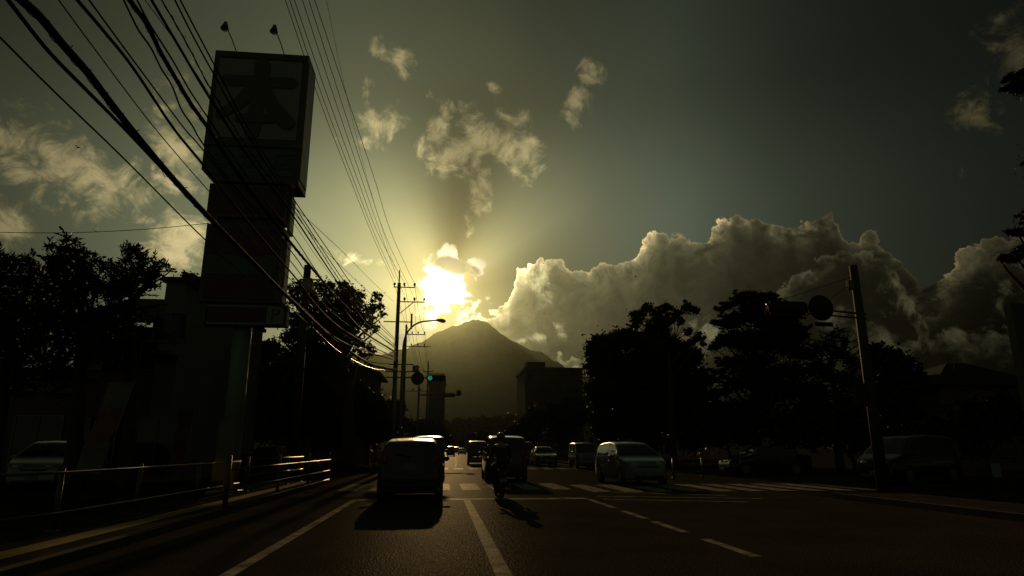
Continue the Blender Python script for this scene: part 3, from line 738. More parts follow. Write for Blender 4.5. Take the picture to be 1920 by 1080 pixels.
def bend(a, b, n=6, up=.15, rs=None):
    a, b = Vector(a), Vector(b); L = (b-a).length; out = []
    w = Vector((rs.uniform(-1, 1), rs.uniform(-1, 1), rs.uniform(-.3, .3)))*L*.07
    for i in range(n+1):
        t = i/n; v = a.lerp(b, t); v.z += up*L*math.sin(PI*t)*(.6) ; v += w*math.sin(PI*t*1.7); out.append(v)
    return out
def tree(label, Y, base_px, clumps, style='clump', m=0, group=None, seed=1, trunk_r=.22, leaf=.20, dens=1.0, name='tree', cat='tree', spread=1.0, trunk_top=None, dark=True, X=None, fill=.5):
    """a tree from leafy clumps (pixel x, y, radius) hung on limbs that leave a tapered trunk"""
    rs = random.Random(seed); nr = np.random.RandomState(seed)
    b = at(base_px, 842, Y); bx = b.x if X is None else X
    t = thing(name, label, cat, (bx, Y, 0), 0, group); O = Vector((bx, Y, 0))
    cl = []
    for (px, py, rp) in clumps:
        r = rp*Y/1209.0; c = at(px, py, Y) - O
        k = Y + rs.uniform(-.8, .8)*r*spread
        c = at(px, py, k) - O; cl.append((c, r))
    zt = max(c.z for c, r in cl); zmin = min(c.z for c, r in cl)
    cx = sum(c.x*r for c, r in cl)/sum(r for c, r in cl)
    top = Vector((cx, 0, zt*.86)) if trunk_top is None else at(*trunk_top, Y)-O
    tp = [Vector((0, 0, -.1)), Vector((cx*.08, .05, zt*.22)), Vector((cx*.35, -.05, zt*.5)), Vector((cx*.75, .05, zt*.7)), top]
    tr = [trunk_r*1.25, trunk_r, trunk_r*.75, trunk_r*.5, trunk_r*.15]
    TS = [Vector(v) for v in spline(tp, 6)]; TR = np.interp(np.linspace(0, 4, len(TS)), range(5), tr)
    p = MB(); p.tube(TS, TR, 10)
    trunk = p.build('trunk', BARK, t, True)
    lb = MB(); PP = []; DD = []
    for c, r in cl:
        zt_ = max(.3*zt, c.z - .9*abs(c.x - cx) - .4)
        i = min(range(len(TS)), key=lambda q: abs(TS[q].z - min(zt_, TS[-1].z)))
        L = bend(TS[i], c, 6, .12, rs); lb.tube(L, np.linspace(max(.03, TR[i]*.55), .018, len(L)), 6, cap=False)
        if style == 'clump':
            ns = max(5, int(22*dens*min(2.2, (r/.9)**1.3)))
            for _ in range(ns):
                d = nr.randn(3); d /= np.linalg.norm(d); d[2] = d[2]*.85+.12
                q = np.array(c) + d*r*(fill + (1-fill)*rs.random())*rs.uniform(.75, 1.12)
                sr = r*rs.uniform(.16, .30)
                lb.tube(bend(c, q, 3, .05, rs), [.022, .016, .010, .006], 4, cap=False)
                n = int(120*dens*(sr/.3)**1.5) + 16
                g = nr.randn(n, 3)*np.array([1, 1, .62])*sr*.62
                PP.append(q + g); DD.append(nr.randn(n, 3) + d*.6 + np.array([0, 0, -.3]))
            if dark:           # leaves inside the clump
                n = int(520*dens*(r/.9)**2); g = nr.randn(n, 3)*r*.42
                PP.append(np.array(c)+g); DD.append(nr.randn(n, 3))
        elif style == 'spray':     # feathery, upswept sprays of small leaves
            ns = max(8, int(44*dens*(r/1.0)**1.2))
            for _ in range(ns):
                az_ = rs.uniform(0, 2*PI); el_ = rs.uniform(-.25, 1.45)
                d = np.array([math.cos(az_)*math.cos(el_), math.sin(az_)*math.cos(el_), math.sin(el_)])
                s0 = np.array(c) + nr.randn(3)*r*.22; ln_ = r*rs.choice((.6, .8, 1.0, 1.25, 1.55))*rs.uniform(.85, 1.1)
                e = s0 + d*ln_ + np.array([0, 0, -.10*ln_*max(0, math.cos(el_))])
                lb.tube([s0, s0*.5+e*.5+np.array([0, 0, .05*ln_]), e], [.014, .009, .004], 4, cap=False)
                n = int(ln_/.055); tt = np.linspace(.12, 1, n)[:, None]
                side = np.cross(d, [0, 0, 1.0]); side /= max(np.linalg.norm(side), .05)
                alt = np.where(np.arange(n) % 2 == 0, 1.0, -1.0)[:, None]
                off = side*alt*leaf*.50*(1.15-tt*.75)
                PP.append(s0*(1-tt)+e*tt + off + np.array([0, 0, .05*ln_])*np.sin(PI*tt)); DD.append(off*1.6 + d*leaf*.7 + nr.randn(n, 3)*.02)
            n = int(330*dens*(r/1.0)**2); PP.append(np.array(c)+nr.randn(n, 3)*r*.33); DD.append(nr.randn(n, 3))
        else:                      # pine: tufts of needles on level boughs
            ns = max(5, int(26*dens*(r/.8)**1.2))
            for _ in range(ns):
                az_ = rs.uniform(0, 2*PI); d = np.array([math.cos(az_), math.sin(az_), rs.uniform(-.1, .45)])
                q = np.array(c) + d*r*rs.uniform(.3, 1.05)*np.array([1, 1, .75])
                lb.tube([c, (np.array(c)+q)/2+np.array([0, 0, -.04*r]), q], [.028, .018, .010], 5, cap=False)
                for k in range(3):
                    qq = q + nr.randn(3)*r*.13; n = int(70*dens)
                    dd = nr.randn(n, 3); dd[:, 2] = np.abs(dd[:, 2])*.8 + .15
                    dd /= np.linalg.norm(dd, axis=1, keepdims=True)
                    s_ = leaf*rs.uniform(.8, 1.3)
                    PP.append(qq + dd*s_*.5); DD.append(dd)
            n = int(700*dens*(r/.9)**2); PP.append(np.array(c)+nr.randn(n, 3)*r*.40*np.array([1, 1, .8])); DD.append(nr.randn(n, 3))
    lb.build('limbs', BARK, trunk, True)
    ar = {'clump': (leaf, leaf*.62), 'spray': (leaf, leaf*.36), 'pine': (leaf*1.1, leaf*.16)}[style]
    leaves_obj('crown', np.concatenate(PP), np.concatenate(DD), ar[0], ar[1], LF[m], t)
    return t

gl = 'feathery trees at the left edge'
tree('dark feathery tree cut off by the left edge of the view', 23, -10, [(8, 500, 22), (30, 492, 20), (55, 500, 18), (72, 508, 14), (-20, 500, 30), (5, 530, 40), (60, 535, 34), (30, 590, 60), (-20, 640, 70), (60, 650, 60), (20, 710, 60)], 'spray', 0, gl, 3, leaf=.19, dens=1.25)
tree('tallest feathery tree left of the sign tower, its leader reaching highest', 22, 140, [(124, 448, 14), (116, 468, 18), (140, 470, 16), (92, 462, 11), (160, 478, 14), (110, 492, 24), (150, 496, 24), (178, 492, 14), (196, 502, 12), (100, 520, 30), (160, 522, 34), (130, 550, 50), (190, 540, 30), (120, 610, 70), (180, 640, 60), (110, 700, 60)], 'spray', 0, gl, 4, leaf=.19, dens=1.25)
tree('feathery tree with drooping side sprays next to the bookshop building', 23, 240, [(234, 466, 11), (248, 472, 15), (262, 480, 15), (238, 488, 20), (268, 494, 20), (290, 494, 14), (308, 496, 10), (318, 506, 8), (255, 512, 28), (290, 514, 18), (222, 510, 20), (240, 540, 36), (280, 530, 26), (215, 550, 36), (225, 600, 50), (190, 650, 50)], 'spray', 0, gl, 5, leaf=.18, dens=1.25)
tree('small clumpy tree peeping out between the building and the sign tower', 44, 362, [(350, 522, 15), (362, 530, 18), (375, 540, 18), (360, 560, 26), (372, 600, 30)], 'clump', 0, None, 6, leaf=.24)
tree('big open-crowned tree left of the tallest pole, sky showing through its boughs', 46, 655,
     [(556, 540, 20), (575, 552, 18), (548, 560, 16), (610, 545, 24), (640, 545, 22), (625, 570, 32), (590, 585, 34), (655, 568, 26), (672, 555, 16), (650, 600, 34), (612, 615, 34), (684, 590, 20), (697, 580, 14), (706, 560, 14), (714, 575, 9), (716, 590, 9),
      (690, 612, 15), (705, 618, 9), (640, 640, 30), (600, 650, 38), (672, 640, 13), (690, 650, 14), (678, 668, 12), (698, 664, 9), (570, 640, 40), (560, 600, 26), (560, 690, 50), (620, 690, 40)],
     'clump', 1, None, 11, trunk_r=.42, leaf=.20, dens=.62, trunk_top=(655, 575), fill=.55)
gh = 'dark shrubs below the big tree'
for k, (px, cs, lab) in enumerate(((590, [(545, 720, 50), (590, 725, 50), (630, 742, 42), (560, 790, 50), (620, 800, 46), (520, 780, 46)], 'dark shrub mass directly below the big open-crowned tree'),
                                   (690, [(668, 748, 34), (700, 765, 30), (655, 790, 40), (700, 808, 32), (722, 800, 22), (735, 822, 14)], 'dark shrub between the big tree and the foot of the tallest pole'),
                                   (470, [(470, 690, 44), (500, 720, 44), (440, 750, 44), (480, 790, 46), (430, 800, 30), (510, 660, 26)], 'dark shrub mass seen behind the pole of the sign tower'))):
    tree(lab, 52 + k, px, cs, 'clump', 0, gh, 20+k, trunk_r=.16, leaf=.30, dens=.8, name='shrub', cat='shrub')
gr = 'trees on the right of the road'
tree('broad round dark tree right of the flat-roofed block', 62, 1190, [(1128, 655, 30), (1160, 640, 26), (1190, 638, 24), (1215, 648, 28), (1255, 660, 30), (1290, 672, 28), (1115, 690, 24), (1150, 690, 40), (1210, 700, 46), (1270, 715, 46), (1312, 712, 26), (1130, 740, 36), (1190, 760, 50), (1260, 780, 50), (1315, 770, 34), (1140, 800, 36), (1300, 820, 30), (1210, 820, 36)], 'clump', 0, gr, 31, trunk_r=.4, leaf=.32, dens=.75, fill=.6)
tree('thin umbrella-shaped tree with bare twisting boughs against the cloud', 54, 1262, [(1196, 596, 18), (1214, 578, 15), (1232, 592, 16), (1250, 578, 12), (1266, 590, 14), (1286, 578, 14), (1302, 582, 11), (1246, 604, 16), (1222, 612, 18), (1190, 612, 11), (1276, 602, 11), (1312, 632, 12), (1300, 640, 11), (1290, 622, 10), (1318, 645, 8), (1240, 628, 18), (1215, 632, 14), (1262, 640, 15), (1285, 650, 11)], 'clump', 1, gr, 33, trunk_r=.26, leaf=.20, dens=1.0, trunk_top=(1262, 640), fill=.5)
tree('tall dark pine behind the traffic light arm, boughs stepping out to the left', 44, 1420, [(1403, 556, 22), (1388, 565, 18), (1440, 560, 20), (1420, 575, 30), (1366, 574, 14), (1352, 582, 10), (1390, 600, 38), (1346, 607, 14), (1440, 605, 42), (1368, 612, 19), (1475, 600, 32), (1400, 640, 50), (1355, 645, 18), (1340, 655, 10), (1450, 650, 55), (1490, 635, 28), (1370, 685, 27), (1345, 700, 14), (1430, 710, 59), (1490, 700, 42), (1390, 770, 52), (1460, 790, 59), (1350, 790, 36), (1375, 640, 32), (1410, 680, 42), (1470, 625, 42), (1385, 720, 42), (1340, 740, 27), (1500, 665, 36), (1520, 740, 48), (1460, 740, 52), (1425, 580, 32), (1455, 575, 22)], 'pine', 2, gr, 35, trunk_r=.3, leaf=.22, dens=.9)
tree('ragged conifer under the round sign, side sprays hanging to the left', 38, 1572, [(1574, 622, 11), (1560, 632, 14), (1585, 640, 16), (1548, 652, 18), (1530, 648, 9), (1575, 665, 28), (1520, 672, 14), (1600, 680, 24), (1545, 700, 34), (1595, 720, 36), (1530, 760, 44), (1590, 780, 44)], 'spray', 2, gr, 37, trunk_r=.22, leaf=.20, dens=1.1)
tree('low dome-shaped tree behind the right-hand signal pole', 40, 1670, [(1640, 664, 24), (1668, 664, 20), (1694, 680, 22), (1712, 702, 20), (1660, 700, 36), (1705, 730, 30), (1728, 735, 14), (1645, 750, 40), (1700, 775, 40), (1650, 810, 34)], 'clump', 0, gr, 39, trunk_r=.3, leaf=.26, dens=.85, fill=.6)
tree('near pine reaching in from the right edge with two dark boughs', 15, 2010, [(1908, 150, 26), (1922, 170, 29), (1898, 165, 16), (1940, 140, 39), (1882, 488, 14), (1900, 490, 17), (1914, 440, 18), (1925, 470, 26), (1950, 480, 44), (1990, 300, 78), (2010, 120, 78), (2000, 420, 78)], 'pine', 2, None, 41, trunk_r=.22, leaf=.13, dens=1.3, trunk_top=(2010, 60))
gb = 'hedges and shrubs along the right-hand side'
for k, (Y, px, cs, lab) in enumerate(((100, 1030, [(985, 800, 22), (1010, 785, 22), (1045, 780, 30), (1080, 775, 30), (1000, 815, 22), (1050, 812, 26), (960, 815, 16), (940, 825, 12)], 'far dark shrubbery below the flat-roofed block'),
                                      (48, 1370, [(1340, 815, 26), (1370, 790, 36), (1400, 805, 34), (1340, 780, 34), (1290, 825, 22), (1250, 835, 16)], 'dark hedge behind the oncoming pale car'),
                                      (34, 1600, [(1460, 810, 40), (1500, 800, 46), (1550, 795, 46), (1600, 775, 40), (1600, 815, 40), (1640, 820, 30), (1700, 830, 26)], 'dark shrubbery at the foot of the dome-shaped tree'),
                                      (27, 1850, [(1740, 810, 30), (1790, 800, 40), (1850, 790, 50), (1910, 780, 50), (1820, 840, 22)], 'dark shrubs in front of the low house at the right edge'))):
    tree(lab, Y, px, cs, 'clump', 0, gb, 50+k, trunk_r=.10, leaf=.24, dens=.8, name='shrub', cat='shrub')
tree('dark street tree beyond the crossing, beside the farthest pole', 95, 742, [(722, 770, 20), (745, 765, 16), (735, 795, 24), (765, 800, 16), (715, 800, 20), (780, 812, 10)], 'clump', 0, None, 61, trunk_r=.18, leaf=.32, dens=.8)
tree('rounded street tree far down the road, left of the vanishing point', 150, 800, [(790, 800, 14), (806, 806, 14), (825, 815, 12), (800, 822, 14), (842, 826, 9)], 'clump', 0, None, 62, trunk_r=.2, leaf=.45, dens=.8)
tree('hazy wood far off at the foot of the hill above the road end', 380, 900, [(800, 812, 14), (830, 806, 14), (860, 803, 14), (885, 800, 13), (905, 797, 12), (930, 798, 13), (955, 796, 14), (975, 792, 14), (840, 820, 18), (880, 818, 18), (920, 816, 18), (960, 814, 20), (900, 828, 14), (860, 830, 12), (940, 828, 14)], 'clump', 0, None, 66, trunk_r=.5, leaf=1.5, dens=.55)
tree('rounded tree far down the road in front of the hill', 210, 900, [(885, 824, 10), (905, 820, 11), (925, 824, 10), (890, 832, 8), (915, 833, 9), (865, 832, 7)], 'clump', 0, None, 63, trunk_r=.25, leaf=.6, dens=.8)

# ---------------------------------------------------------------- buildings
WALL = mat('tile_wall', (.13, .10, .08), .85, spec=.1, var=.2, vscale=1.5, bump=.2)
WALP = mat('pale_wall', (.16, .16, .13), .8, var=.15, vscale=.6)
ROOF = mat('roof_tile', (.026, .024, .024), .8, spec=.08, var=.3, vscale=3, bump=.4, bscale=12)
GLAS = mat('window_glass', (.018, .022, .022), .10, spec=.6)
FRAM = mat('window_frame', (.16, .15, .14), .4, metal=.5)
BCON = mat('block_concrete', (.095, .09, .075), .85, spec=.1, var=.2, vscale=.4)
def window(parent, x, y, z, w, h, axis='y', pane=True):
    """frame standing 6 cm proud of the wall, pane inside it"""
    p = MB(); t = .06
    d = (lambda a, b, c: (a, b, c)) if axis == 'y' else (lambda a, b, c: (b, a, c))
    for dx, dz, sw, sh in ((0, h/2, w+t, t), (0, -h/2, w+t, t), (-w/2, 0, t, h-t), (w/2, 0, t, h-t), (0, 0, t*.7, h-t)):
        o = d(dx, 0, dz); p.box((x+o[0], y+o[1], z+o[2]), d(sw, .10, sh))
    f = p.build('window', FRAM, parent)
    p = MB(); p.box((x, y, z), d(w-.02, .03, h-.02)); p.build('pane', GLAS, f)
    return f
# bookshop, left
Yb = 27.5
xl, xm, xr = at(150, 600, Yb).x, at(303, 600, Yb).x, at(346, 560, Yb).x
zt_ = at(320, 529, Yb).z; z2 = at(250, 590, Yb).z
b1 = thing('shop_building', 'two-storey tiled shop building behind the car park, left of the sign tower', 'building', (xm, Yb, 0))
p = MB(); p.box(((xr-xm)/2, 6, zt_/2), (xr-xm, 12, zt_)); p.build('wall', WALP, b1)
p = MB(); p.box(((xl-xm)/2-.003, 6.3, z2/2-.2), (xm-xl-.006, 11.4, z2-.4)); p.build('wall', WALL, b1)
p = MB(); p.box(((xr-xm)/2, 6, zt_+.10), (xr-xm+.3, 12.3, .2)); p.build('roof_edge', ROOF, b1)
p = MB(); p.prism([(xl-xm-.5, -.45, z2-.42), (-.01, -.45, z2-.42), (-.01, 5, z2+1.6), (xl-xm-.5, 5, z2+1.6)], (0, 0, .18)); p.build('roof', ROOF, b1)
for wx in np.linspace(xl-xm+.9, -.9, 3):
    window(b1, wx, .57, 1.55, 1.7, 1.9); window(b1, wx, .57, z2-1.6, 1.4, 1.2)
window(b1, (xr-xm)/2, -.03, 1.4, 1.5, 2.2); window(b1, (xr-xm)/2, -.03, zt_-1.9, 1.3, 1.2)
p = MB(); p.box(((xr-xm)/2, -.55, zt_-3.1), (xr-xm+.2, 1.1, .14)); p.build('awning', SGR, b1)
b1b = thing('shop_building', 'low dark shop front with a pale fascia at the far left', 'building', (at(40, 700, 33).x, 33, 0))
p = MB(); p.box((0, 5, 2.5), (11, 10, 5.0)); p.build('wall', WALL, b1b)
p = MB(); p.box((0, -.10, 4.25), (10.6, .2, .75)); p.build('fascia', WALP, b1b)
for wx in (-4, -1.4, 1.2, 3.8): window(b1b, wx, -.03, 1.6, 2.1, 2.4)
# roof with chimney below the big tree
h0 = thing('house', 'small house with a sloping roof and stub chimney below the big tree', 'house', (at(640, 700, 64).x, 64, 0))
zr, ze = at(630, 668, 64).z, at(705, 698, 64).z
p = MB(); p.box((-1.5, 4, ze/2-.1), (9.2, 8, ze-.2)); p.build('wall', WALL, h0)
p = MB(); p.prism([(-2.2, -.4, zr+.3), (3.8, -.4, ze), (3.8, -.4, ze-.2), (-6.8, -.4, ze-.2), (-6.8, -.4, ze)], (0, 8.8, 0)); rf = p.build('roof', ROOF, h0)
p = MB(); p.box((at(692, 690, 64).x-h0.location.x, 1.0, at(692, 688, 64).z), (.5, .5, 1.1)); p.build('chimney', BCON, rf)
window(h0, 1.2, -.03, ze-1.6, 1.2, 1.1); window(h0, -2.2, -.03, ze-1.6, 1.2, 1.1)
# flat-roofed block on the right
def block(label, x0, x1, Y, z, dep, rows, cols, name='apartment_block', wm=None):
    b = thing(name, label, 'building', ((x0+x1)/2, Y, 0)); w = x1-x0
    p = MB(); p.box((0, dep/2, z/2), (w, dep, z)); p.build('wall', wm or BCON, b)
    p = MB()
    p.box((0, -.12, z+.30), (w+.5, .25, .6)); p.box((0, dep+.12, z+.30), (w+.5, .25, .6)); p.box((-w/2-.12, dep/2, z+.30), (.25, dep-.01, .6)); p.box((w/2+.12, dep/2, z+.30), (.25, dep-.01, .6))
    p.build('parapet', BCON, b)
    for i in range(rows):
        for j in range(cols):
            window(b, -w/2+w*(j+.5)/cols, -.03, z*(i+.55)/rows, w/cols*.55, z/rows*.45)
    return b
bb = block('dark flat-roofed apartment block beside the round tree on the right', at(985, 760, 140).x, at(1093, 760, 140).x, 140, at(1030, 694, 140).z, 16, 6, 6)
p = MB(); p.box((-3.6, 4, at(1030, 690, 140).z+.6), (4.2, 3.5, 2.0)); p.build('stair_house', BCON, bb)
block('narrow dim office building just right of the farthest pole, small windows glinting', at(803, 760, 165).x, at(834, 760, 165).x, 165, at(815, 719, 165).z, 10, 6, 3, 'office_building')
hb0 = block('tiny distant block on the slope of the hill', at(899, 740, 1900).x, at(928, 740, 1900).x, 1900, at(912, 720, 1900).z-at(912, 760, 1900).z, 40, 0, 0)
hb0.location.z = at(912, 760, 1900).z
# house with a hipped roof on the right
Yh = 36; ex0, ex1 = at(1752, 716, Yh), at(1990, 716, Yh); rz_ = at(1895, 686, Yh).z
hb = thing('house', 'low dark house with a long sloping roof at the right edge', 'house', ((ex0.x+ex1.x)/2, Yh, 0)); hw = (ex1.x-ex0.x)/2
p = MB(); p.box((0, 5, ex0.z/2-.1), (2*hw-1.2, 9, ex0.z-.2)); p.build('wall', WALL, hb)
rx_ = at(1885, 686, Yh).x-hb.location.x
V = [(-hw, 0, ex0.z-.15), (hw, 0, ex0.z-.15), (hw, 10, ex0.z-.15), (-hw, 10, ex0.z-.15), (rx_, 4.6, rz_+.75), (hw-2.2, 4.6, rz_+.75)]
p = MB(); p.add(V, [(0, 1, 5, 4), (2, 3, 4, 5), (3, 0, 4), (1, 2, 5), (3, 2, 1, 0)]); rf = p.build('roof', ROOF, hb)
ax = at(1862, 690, Yh).x-hb.location.x; p = MB(); p.tube([(ax, 3, rz_-.5), (ax, 3, rz_+1.35)], .025, 6)
for k, (dz, w_) in enumerate(((1.3, .35), (1.05, .45), (.8, .55))): p.tube([(ax-w_, 3, rz_+dz), (ax+w_, 3, rz_+dz)], .014, 5)
p.build('aerial', STEEL, rf)
for wx in (-hw*.5, 0, hw*.5): window(hb, wx, .47, 1.5, 1.6, 1.3)
sb = thing('billboard', 'tall dark signboard cut off by the right edge of the view', 'signboard', (at(1950, 700, 24).x, 24, 0))
zz = at(1899, 570, 24).z; hx = at(1950, 640, 24).x-at(1899, 570, 24).x
p = MB(); p.box((0, .0, zz-2.2), (2*hx, .35, 4.4)); p.build('panel', SGF, sb)
p = MB(); p.tube([(-.5, .1, -.05), (-.5, .1, zz-4.4)], .12, 12); p.build('post', STEEL, sb, True)
p = MB(); p.tube([(.5, .1, -.05), (.5, .1, zz-4.4)], .12, 12); p.build('post', STEEL, sb, True)

# ---------------------------------------------------------------- traffic signals
SIGB = mat('signal_body', (.05, .05, .045), .8, spec=.03, var=.1)
LENS = [mat('signal_lens_green_lit', (.02, .20, .12), .3, emit=((.03, .42, .25), .35)), mat('signal_lens_amber', (.10, .05, .01), .5, spec=.05), mat('signal_lens_red', (.10, .01, .01), .5, spec=.05)]
def signal_head(parent, x, y, z, face=-1, s=1.0, lit=True):
    p = MB(); p.box((x, y, z), (1.25*s, .16*s, .42*s), bev=.06*s); hd = p.build('signal_head', SIGB, parent, True)
    for k, dx in enumerate((-.40, 0, .40)):
        lx = x+dx*s*(-face)
        p = MB(); p.disc((lx, y+face*.085*s, z), (0, 1, 0), .15*s, .02*s); p.build('lens', LENS[k] if (lit or k) else LENS[1], hd, True)
        q = MB(); n = 14; V = []; Fc = []
        for i in range(n+1):
            t = PI*(-.10+1.2*i/n)
            for yy, rr in ((y+face*.075*s, .175*s), (y+face*.30*s, .165*s)): V.append((lx+math.cos(t)*rr, yy, z+math.sin(t)*rr))
            if i: Fc.append((2*i-2, 2*i-1, 2*i+1, 2*i))
        q.add(V, Fc); q.build('visor', SIGB, hd, True)
    return hd
def round_sign(parent, x, y, z, r):
    p = MB(); p.disc((x, y, z), (0, 1, 0), r, .02); return p.build('round_sign', SIGB, parent, True)
ts = thing('traffic_light', 'traffic light showing green on an arm beside the street lamp, its top edge glinting', 'traffic light', (-3.05, 42.2, 0))
zz = at(818, 709, 42).z; xx = at(818, 709, 42).x+3.05
p = MB(); p.tube([(0, 0, -.05), (0, 0, zz+.5)], [.11, .085], 14); p.build('pole', STEEL, ts, True)
p = MB(); p.tube([(0, 0, zz+.05), (xx+.62, 0, zz+.05)], .04, 10); p.build('arm', STEEL, ts, True)
signal_head(ts, xx, -.16, zz); round_sign(ts, at(783, 706, 42).x+3.05, -.06, zz-.02, .42)
p = MB(); p.box((xx, -.14, zz+.27), (1.1, .16, .05)); p.build('top_cover', RAIL, ts)
ts2 = thing('traffic_light', 'smaller traffic light on a long low arm beyond the crossing', 'traffic light', (at(783, 800, 62).x, 62, 0))
zz = at(840, 741, 62).z; xx = at(862, 741, 62).x-ts2.location.x
p = MB(); p.tube([(0, 0, -.05), (0, 0, zz+.9)], [.12, .09], 14); p.build('pole', STEEL, ts2, True)
p = MB(); p.tube([(0, 0, zz), (xx, 0, zz)], .07, 10); p.build('arm', STEEL, ts2, True)
p = MB(); p.box((xx-.1, 0, zz+.22), (.45, .3, .5), bev=.05); p.build('camera_box', SIGB, ts2, True)
signal_head(ts2, xx-1.0, .25, zz+.02, face=1, s=.9, lit=False)
ts3 = thing('traffic_light', 'right-hand signal pole with a horizontal signal and a big round sign seen from behind', 'traffic light', (13.95, 20, 0))
p = MB(); p.tube([(0, 0, -.05), (-.02, 0, 7.42)], [.19, .13], 16); p.build('pole', CONC, ts3, True)
p = MB(); p.tube([(.22, 0, 5.72), (-3.3, 0, 5.98)], .035, 10); p.build('arm', STEEL, ts3, True)
p = MB(); p.tube([(.22, 0, 5.56), (-1.9, 0, 5.70)], .03, 10); p.build('arm', STEEL, ts3, True)
p = MB(); p.tube([(-.1, 0, 7.02), (-3.05, 0, 6.05)], .012, 6); p.build('stay_wire', STEEL, ts3, True)
p = MB(); p.tube([(-.1, 0, 6.80), (-1.35, 0, 6.02)], .014, 6); p.build('stay_wire', STEEL, ts3, True)
signal_head(ts3, -2.55, .0, 5.86, face=1, s=1.1, lit=False)
round_sign(ts3, -1.47, -.14, 5.87, .44)
p = MB(); p.box((-1.40, -.10, 5.32), (.62, .04, .14)); p.build('sign_plate', SIGB, ts3)
p = MB(); p.box((-.24, -.02, 6.72), (.22, .22, .34), bev=.03); p.build('junction_box', STEEL, ts3)
p = MB(); p.box((-.36, 0, 3.02), (.42, .30, .74), bev=.05); pd = p.build('pedestrian_signal', SIGB, ts3)
p = MB(); p.tube([(0, 0, 3.25), (-.3, 0, 3.25)], .03, 8); p.build('bracket', STEEL, pd, True)

# ---------------------------------------------------------------- small roadside things
CLO = mat('banner_cloth', (.17, .165, .14), .8, var=.15); CLR = mat('banner_orange', (.20, .085, .03), .8, var=.2); CLY = mat('banner_yellow', (.34, .21, .02), .6, var=.1)
def banner(label, x, y, h, w, lean, cols, group='advertising banners round the shop car park'):
    t = thing('banner', label, 'banner', (x, y, 0), 0, group)
    p = MB(); p.tube([(0, 0, -.02), (lean*h, 0, h)], .014, 8); p.tube([(lean*h, 0, h-.04), (lean*h-w-.04, 0, h-.08)], .009, 6); p.build('pole', STEEL, t, True)
    n = len(cols); hh = h*.76/n
    for i, m in enumerate(cols):
        za, zb = h-.06-hh*i, h-.06-hh*(i+1); V = []; Fc = []
        for a in range(7):
            for b in range(5):
                z = za+(zb-za)*a/6; u = -w*b/4; xw = lean*z + u
                V.append((xw-.02, .05*math.sin(u*9+z*3.1)+.02*math.sin(z*7), z))
        for a in range(6):
            for b in range(4): q = a*5+b; Fc.append((q, q+1, q+6, q+5))
        mesh_obj('cloth', V, Fc, m, t, True)
    p = MB(); p.box((0, 0, .06), (.42, .42, .12), bev=.04); p.build('base', SIGB, t)
    return t
g_ = grd(172, 898); banner('leaning upright banner with an orange patch beside the parked pale hatchback', at(178, 880, 18.5).x, 18.5, 3.1, .62, .22, (CLO, CLR, CLO))
banner('narrow dim banner standing in front of the tiled shop building', at(340, 880, 22).x, 22, 2.6, .45, .08, (SGR, SGR))
banner('thin banner with a yellow lower half beside the sign tower pole', at(432, 870, 18.6).x, 18.6, 2.2, .42, .02, (CLO, CLO, CLY))
yb = thing('notice_board', 'small yellow upright board hung on the fence left of the thick post', 'notice board', (-5.45, at(430, 886, 14).y+2.3, .1))
yb.location.x = at(430, 886, yb.location.y).x
p = MB(); p.box((0, 0, .56), (.24, .03, .62), bev=.01); p.build('panel', CLY, yb); p = MB(); p.tube([(0, .03, -.1), (0, .03, .5)], .02, 8); p.build('post', STEEL, yb, True)
wb = thing('notice_board', 'small white board standing low at the far right', 'notice board', (at(1871, 900, 21).x, 21, 0))
p = MB(); p.box((0, 0, at(1871, 882, 21).z), (.30, .04, .46)); p.build('panel', SGW, wb); p = MB(); p.tube([(0, .04, -.02), (0, .04, .7)], .02, 8); p.build('post', STEEL, wb, True)
gp = pipe_fence('short shiny guard fence standing right of the oncoming pale car', [(at(1262, 870, 28).x, 28.0), (at(1276, 870, 28).x+1.6, 29.6), (at(1276, 870, 28).x+4.5, 31.8)], (.30, .55, .82), .9)

# ---------------------------------------------------------------- birds
FEA = mat('bird_feathers', (.03, .03, .03), .7)
def bird(label, px, py, Y, s, yaw, flap, tilt=0):
    t = thing('bird', label, 'bird', at(px, py, Y), yaw); t.rotation_euler = (tilt, 0, yaw)
    p = MB(); p.tube([(0, -.24*s, 0), (0, -.12*s, .005), (0, .02*s, .01), (0, .14*s, .02*s), (0, .22*s, .03*s)], [.012*s, .05*s, .06*s, .042*s, .008*s], 8); p.build('body', FEA, t, True)
    for sd in (-1, 1):
        V = [(sd*.03*s, .09*s, .02*s), (sd*.22*s, .13*s, flap*.16*s), (sd*.46*s, -.02*s, flap*.30*s), (sd*.24*s, -.06*s, flap*.15*s), (sd*.03*s, -.08*s, .015*s)]
        p = MB(); p.prism(V, (0, 0, .012*s)); p.build('wing', FEA, t)
    return t
bird('bird gliding in front of the left cloud', 147, 277, 36, .62, R(70), .35, R(12))
bird('bird below the level wire above the feathery trees', 180, 434, 36, .45, R(20), .7, R(20))
bird('tiny bird in front of the big cloud bank', 1192, 519, 90, .8, R(60), .5, R(10))

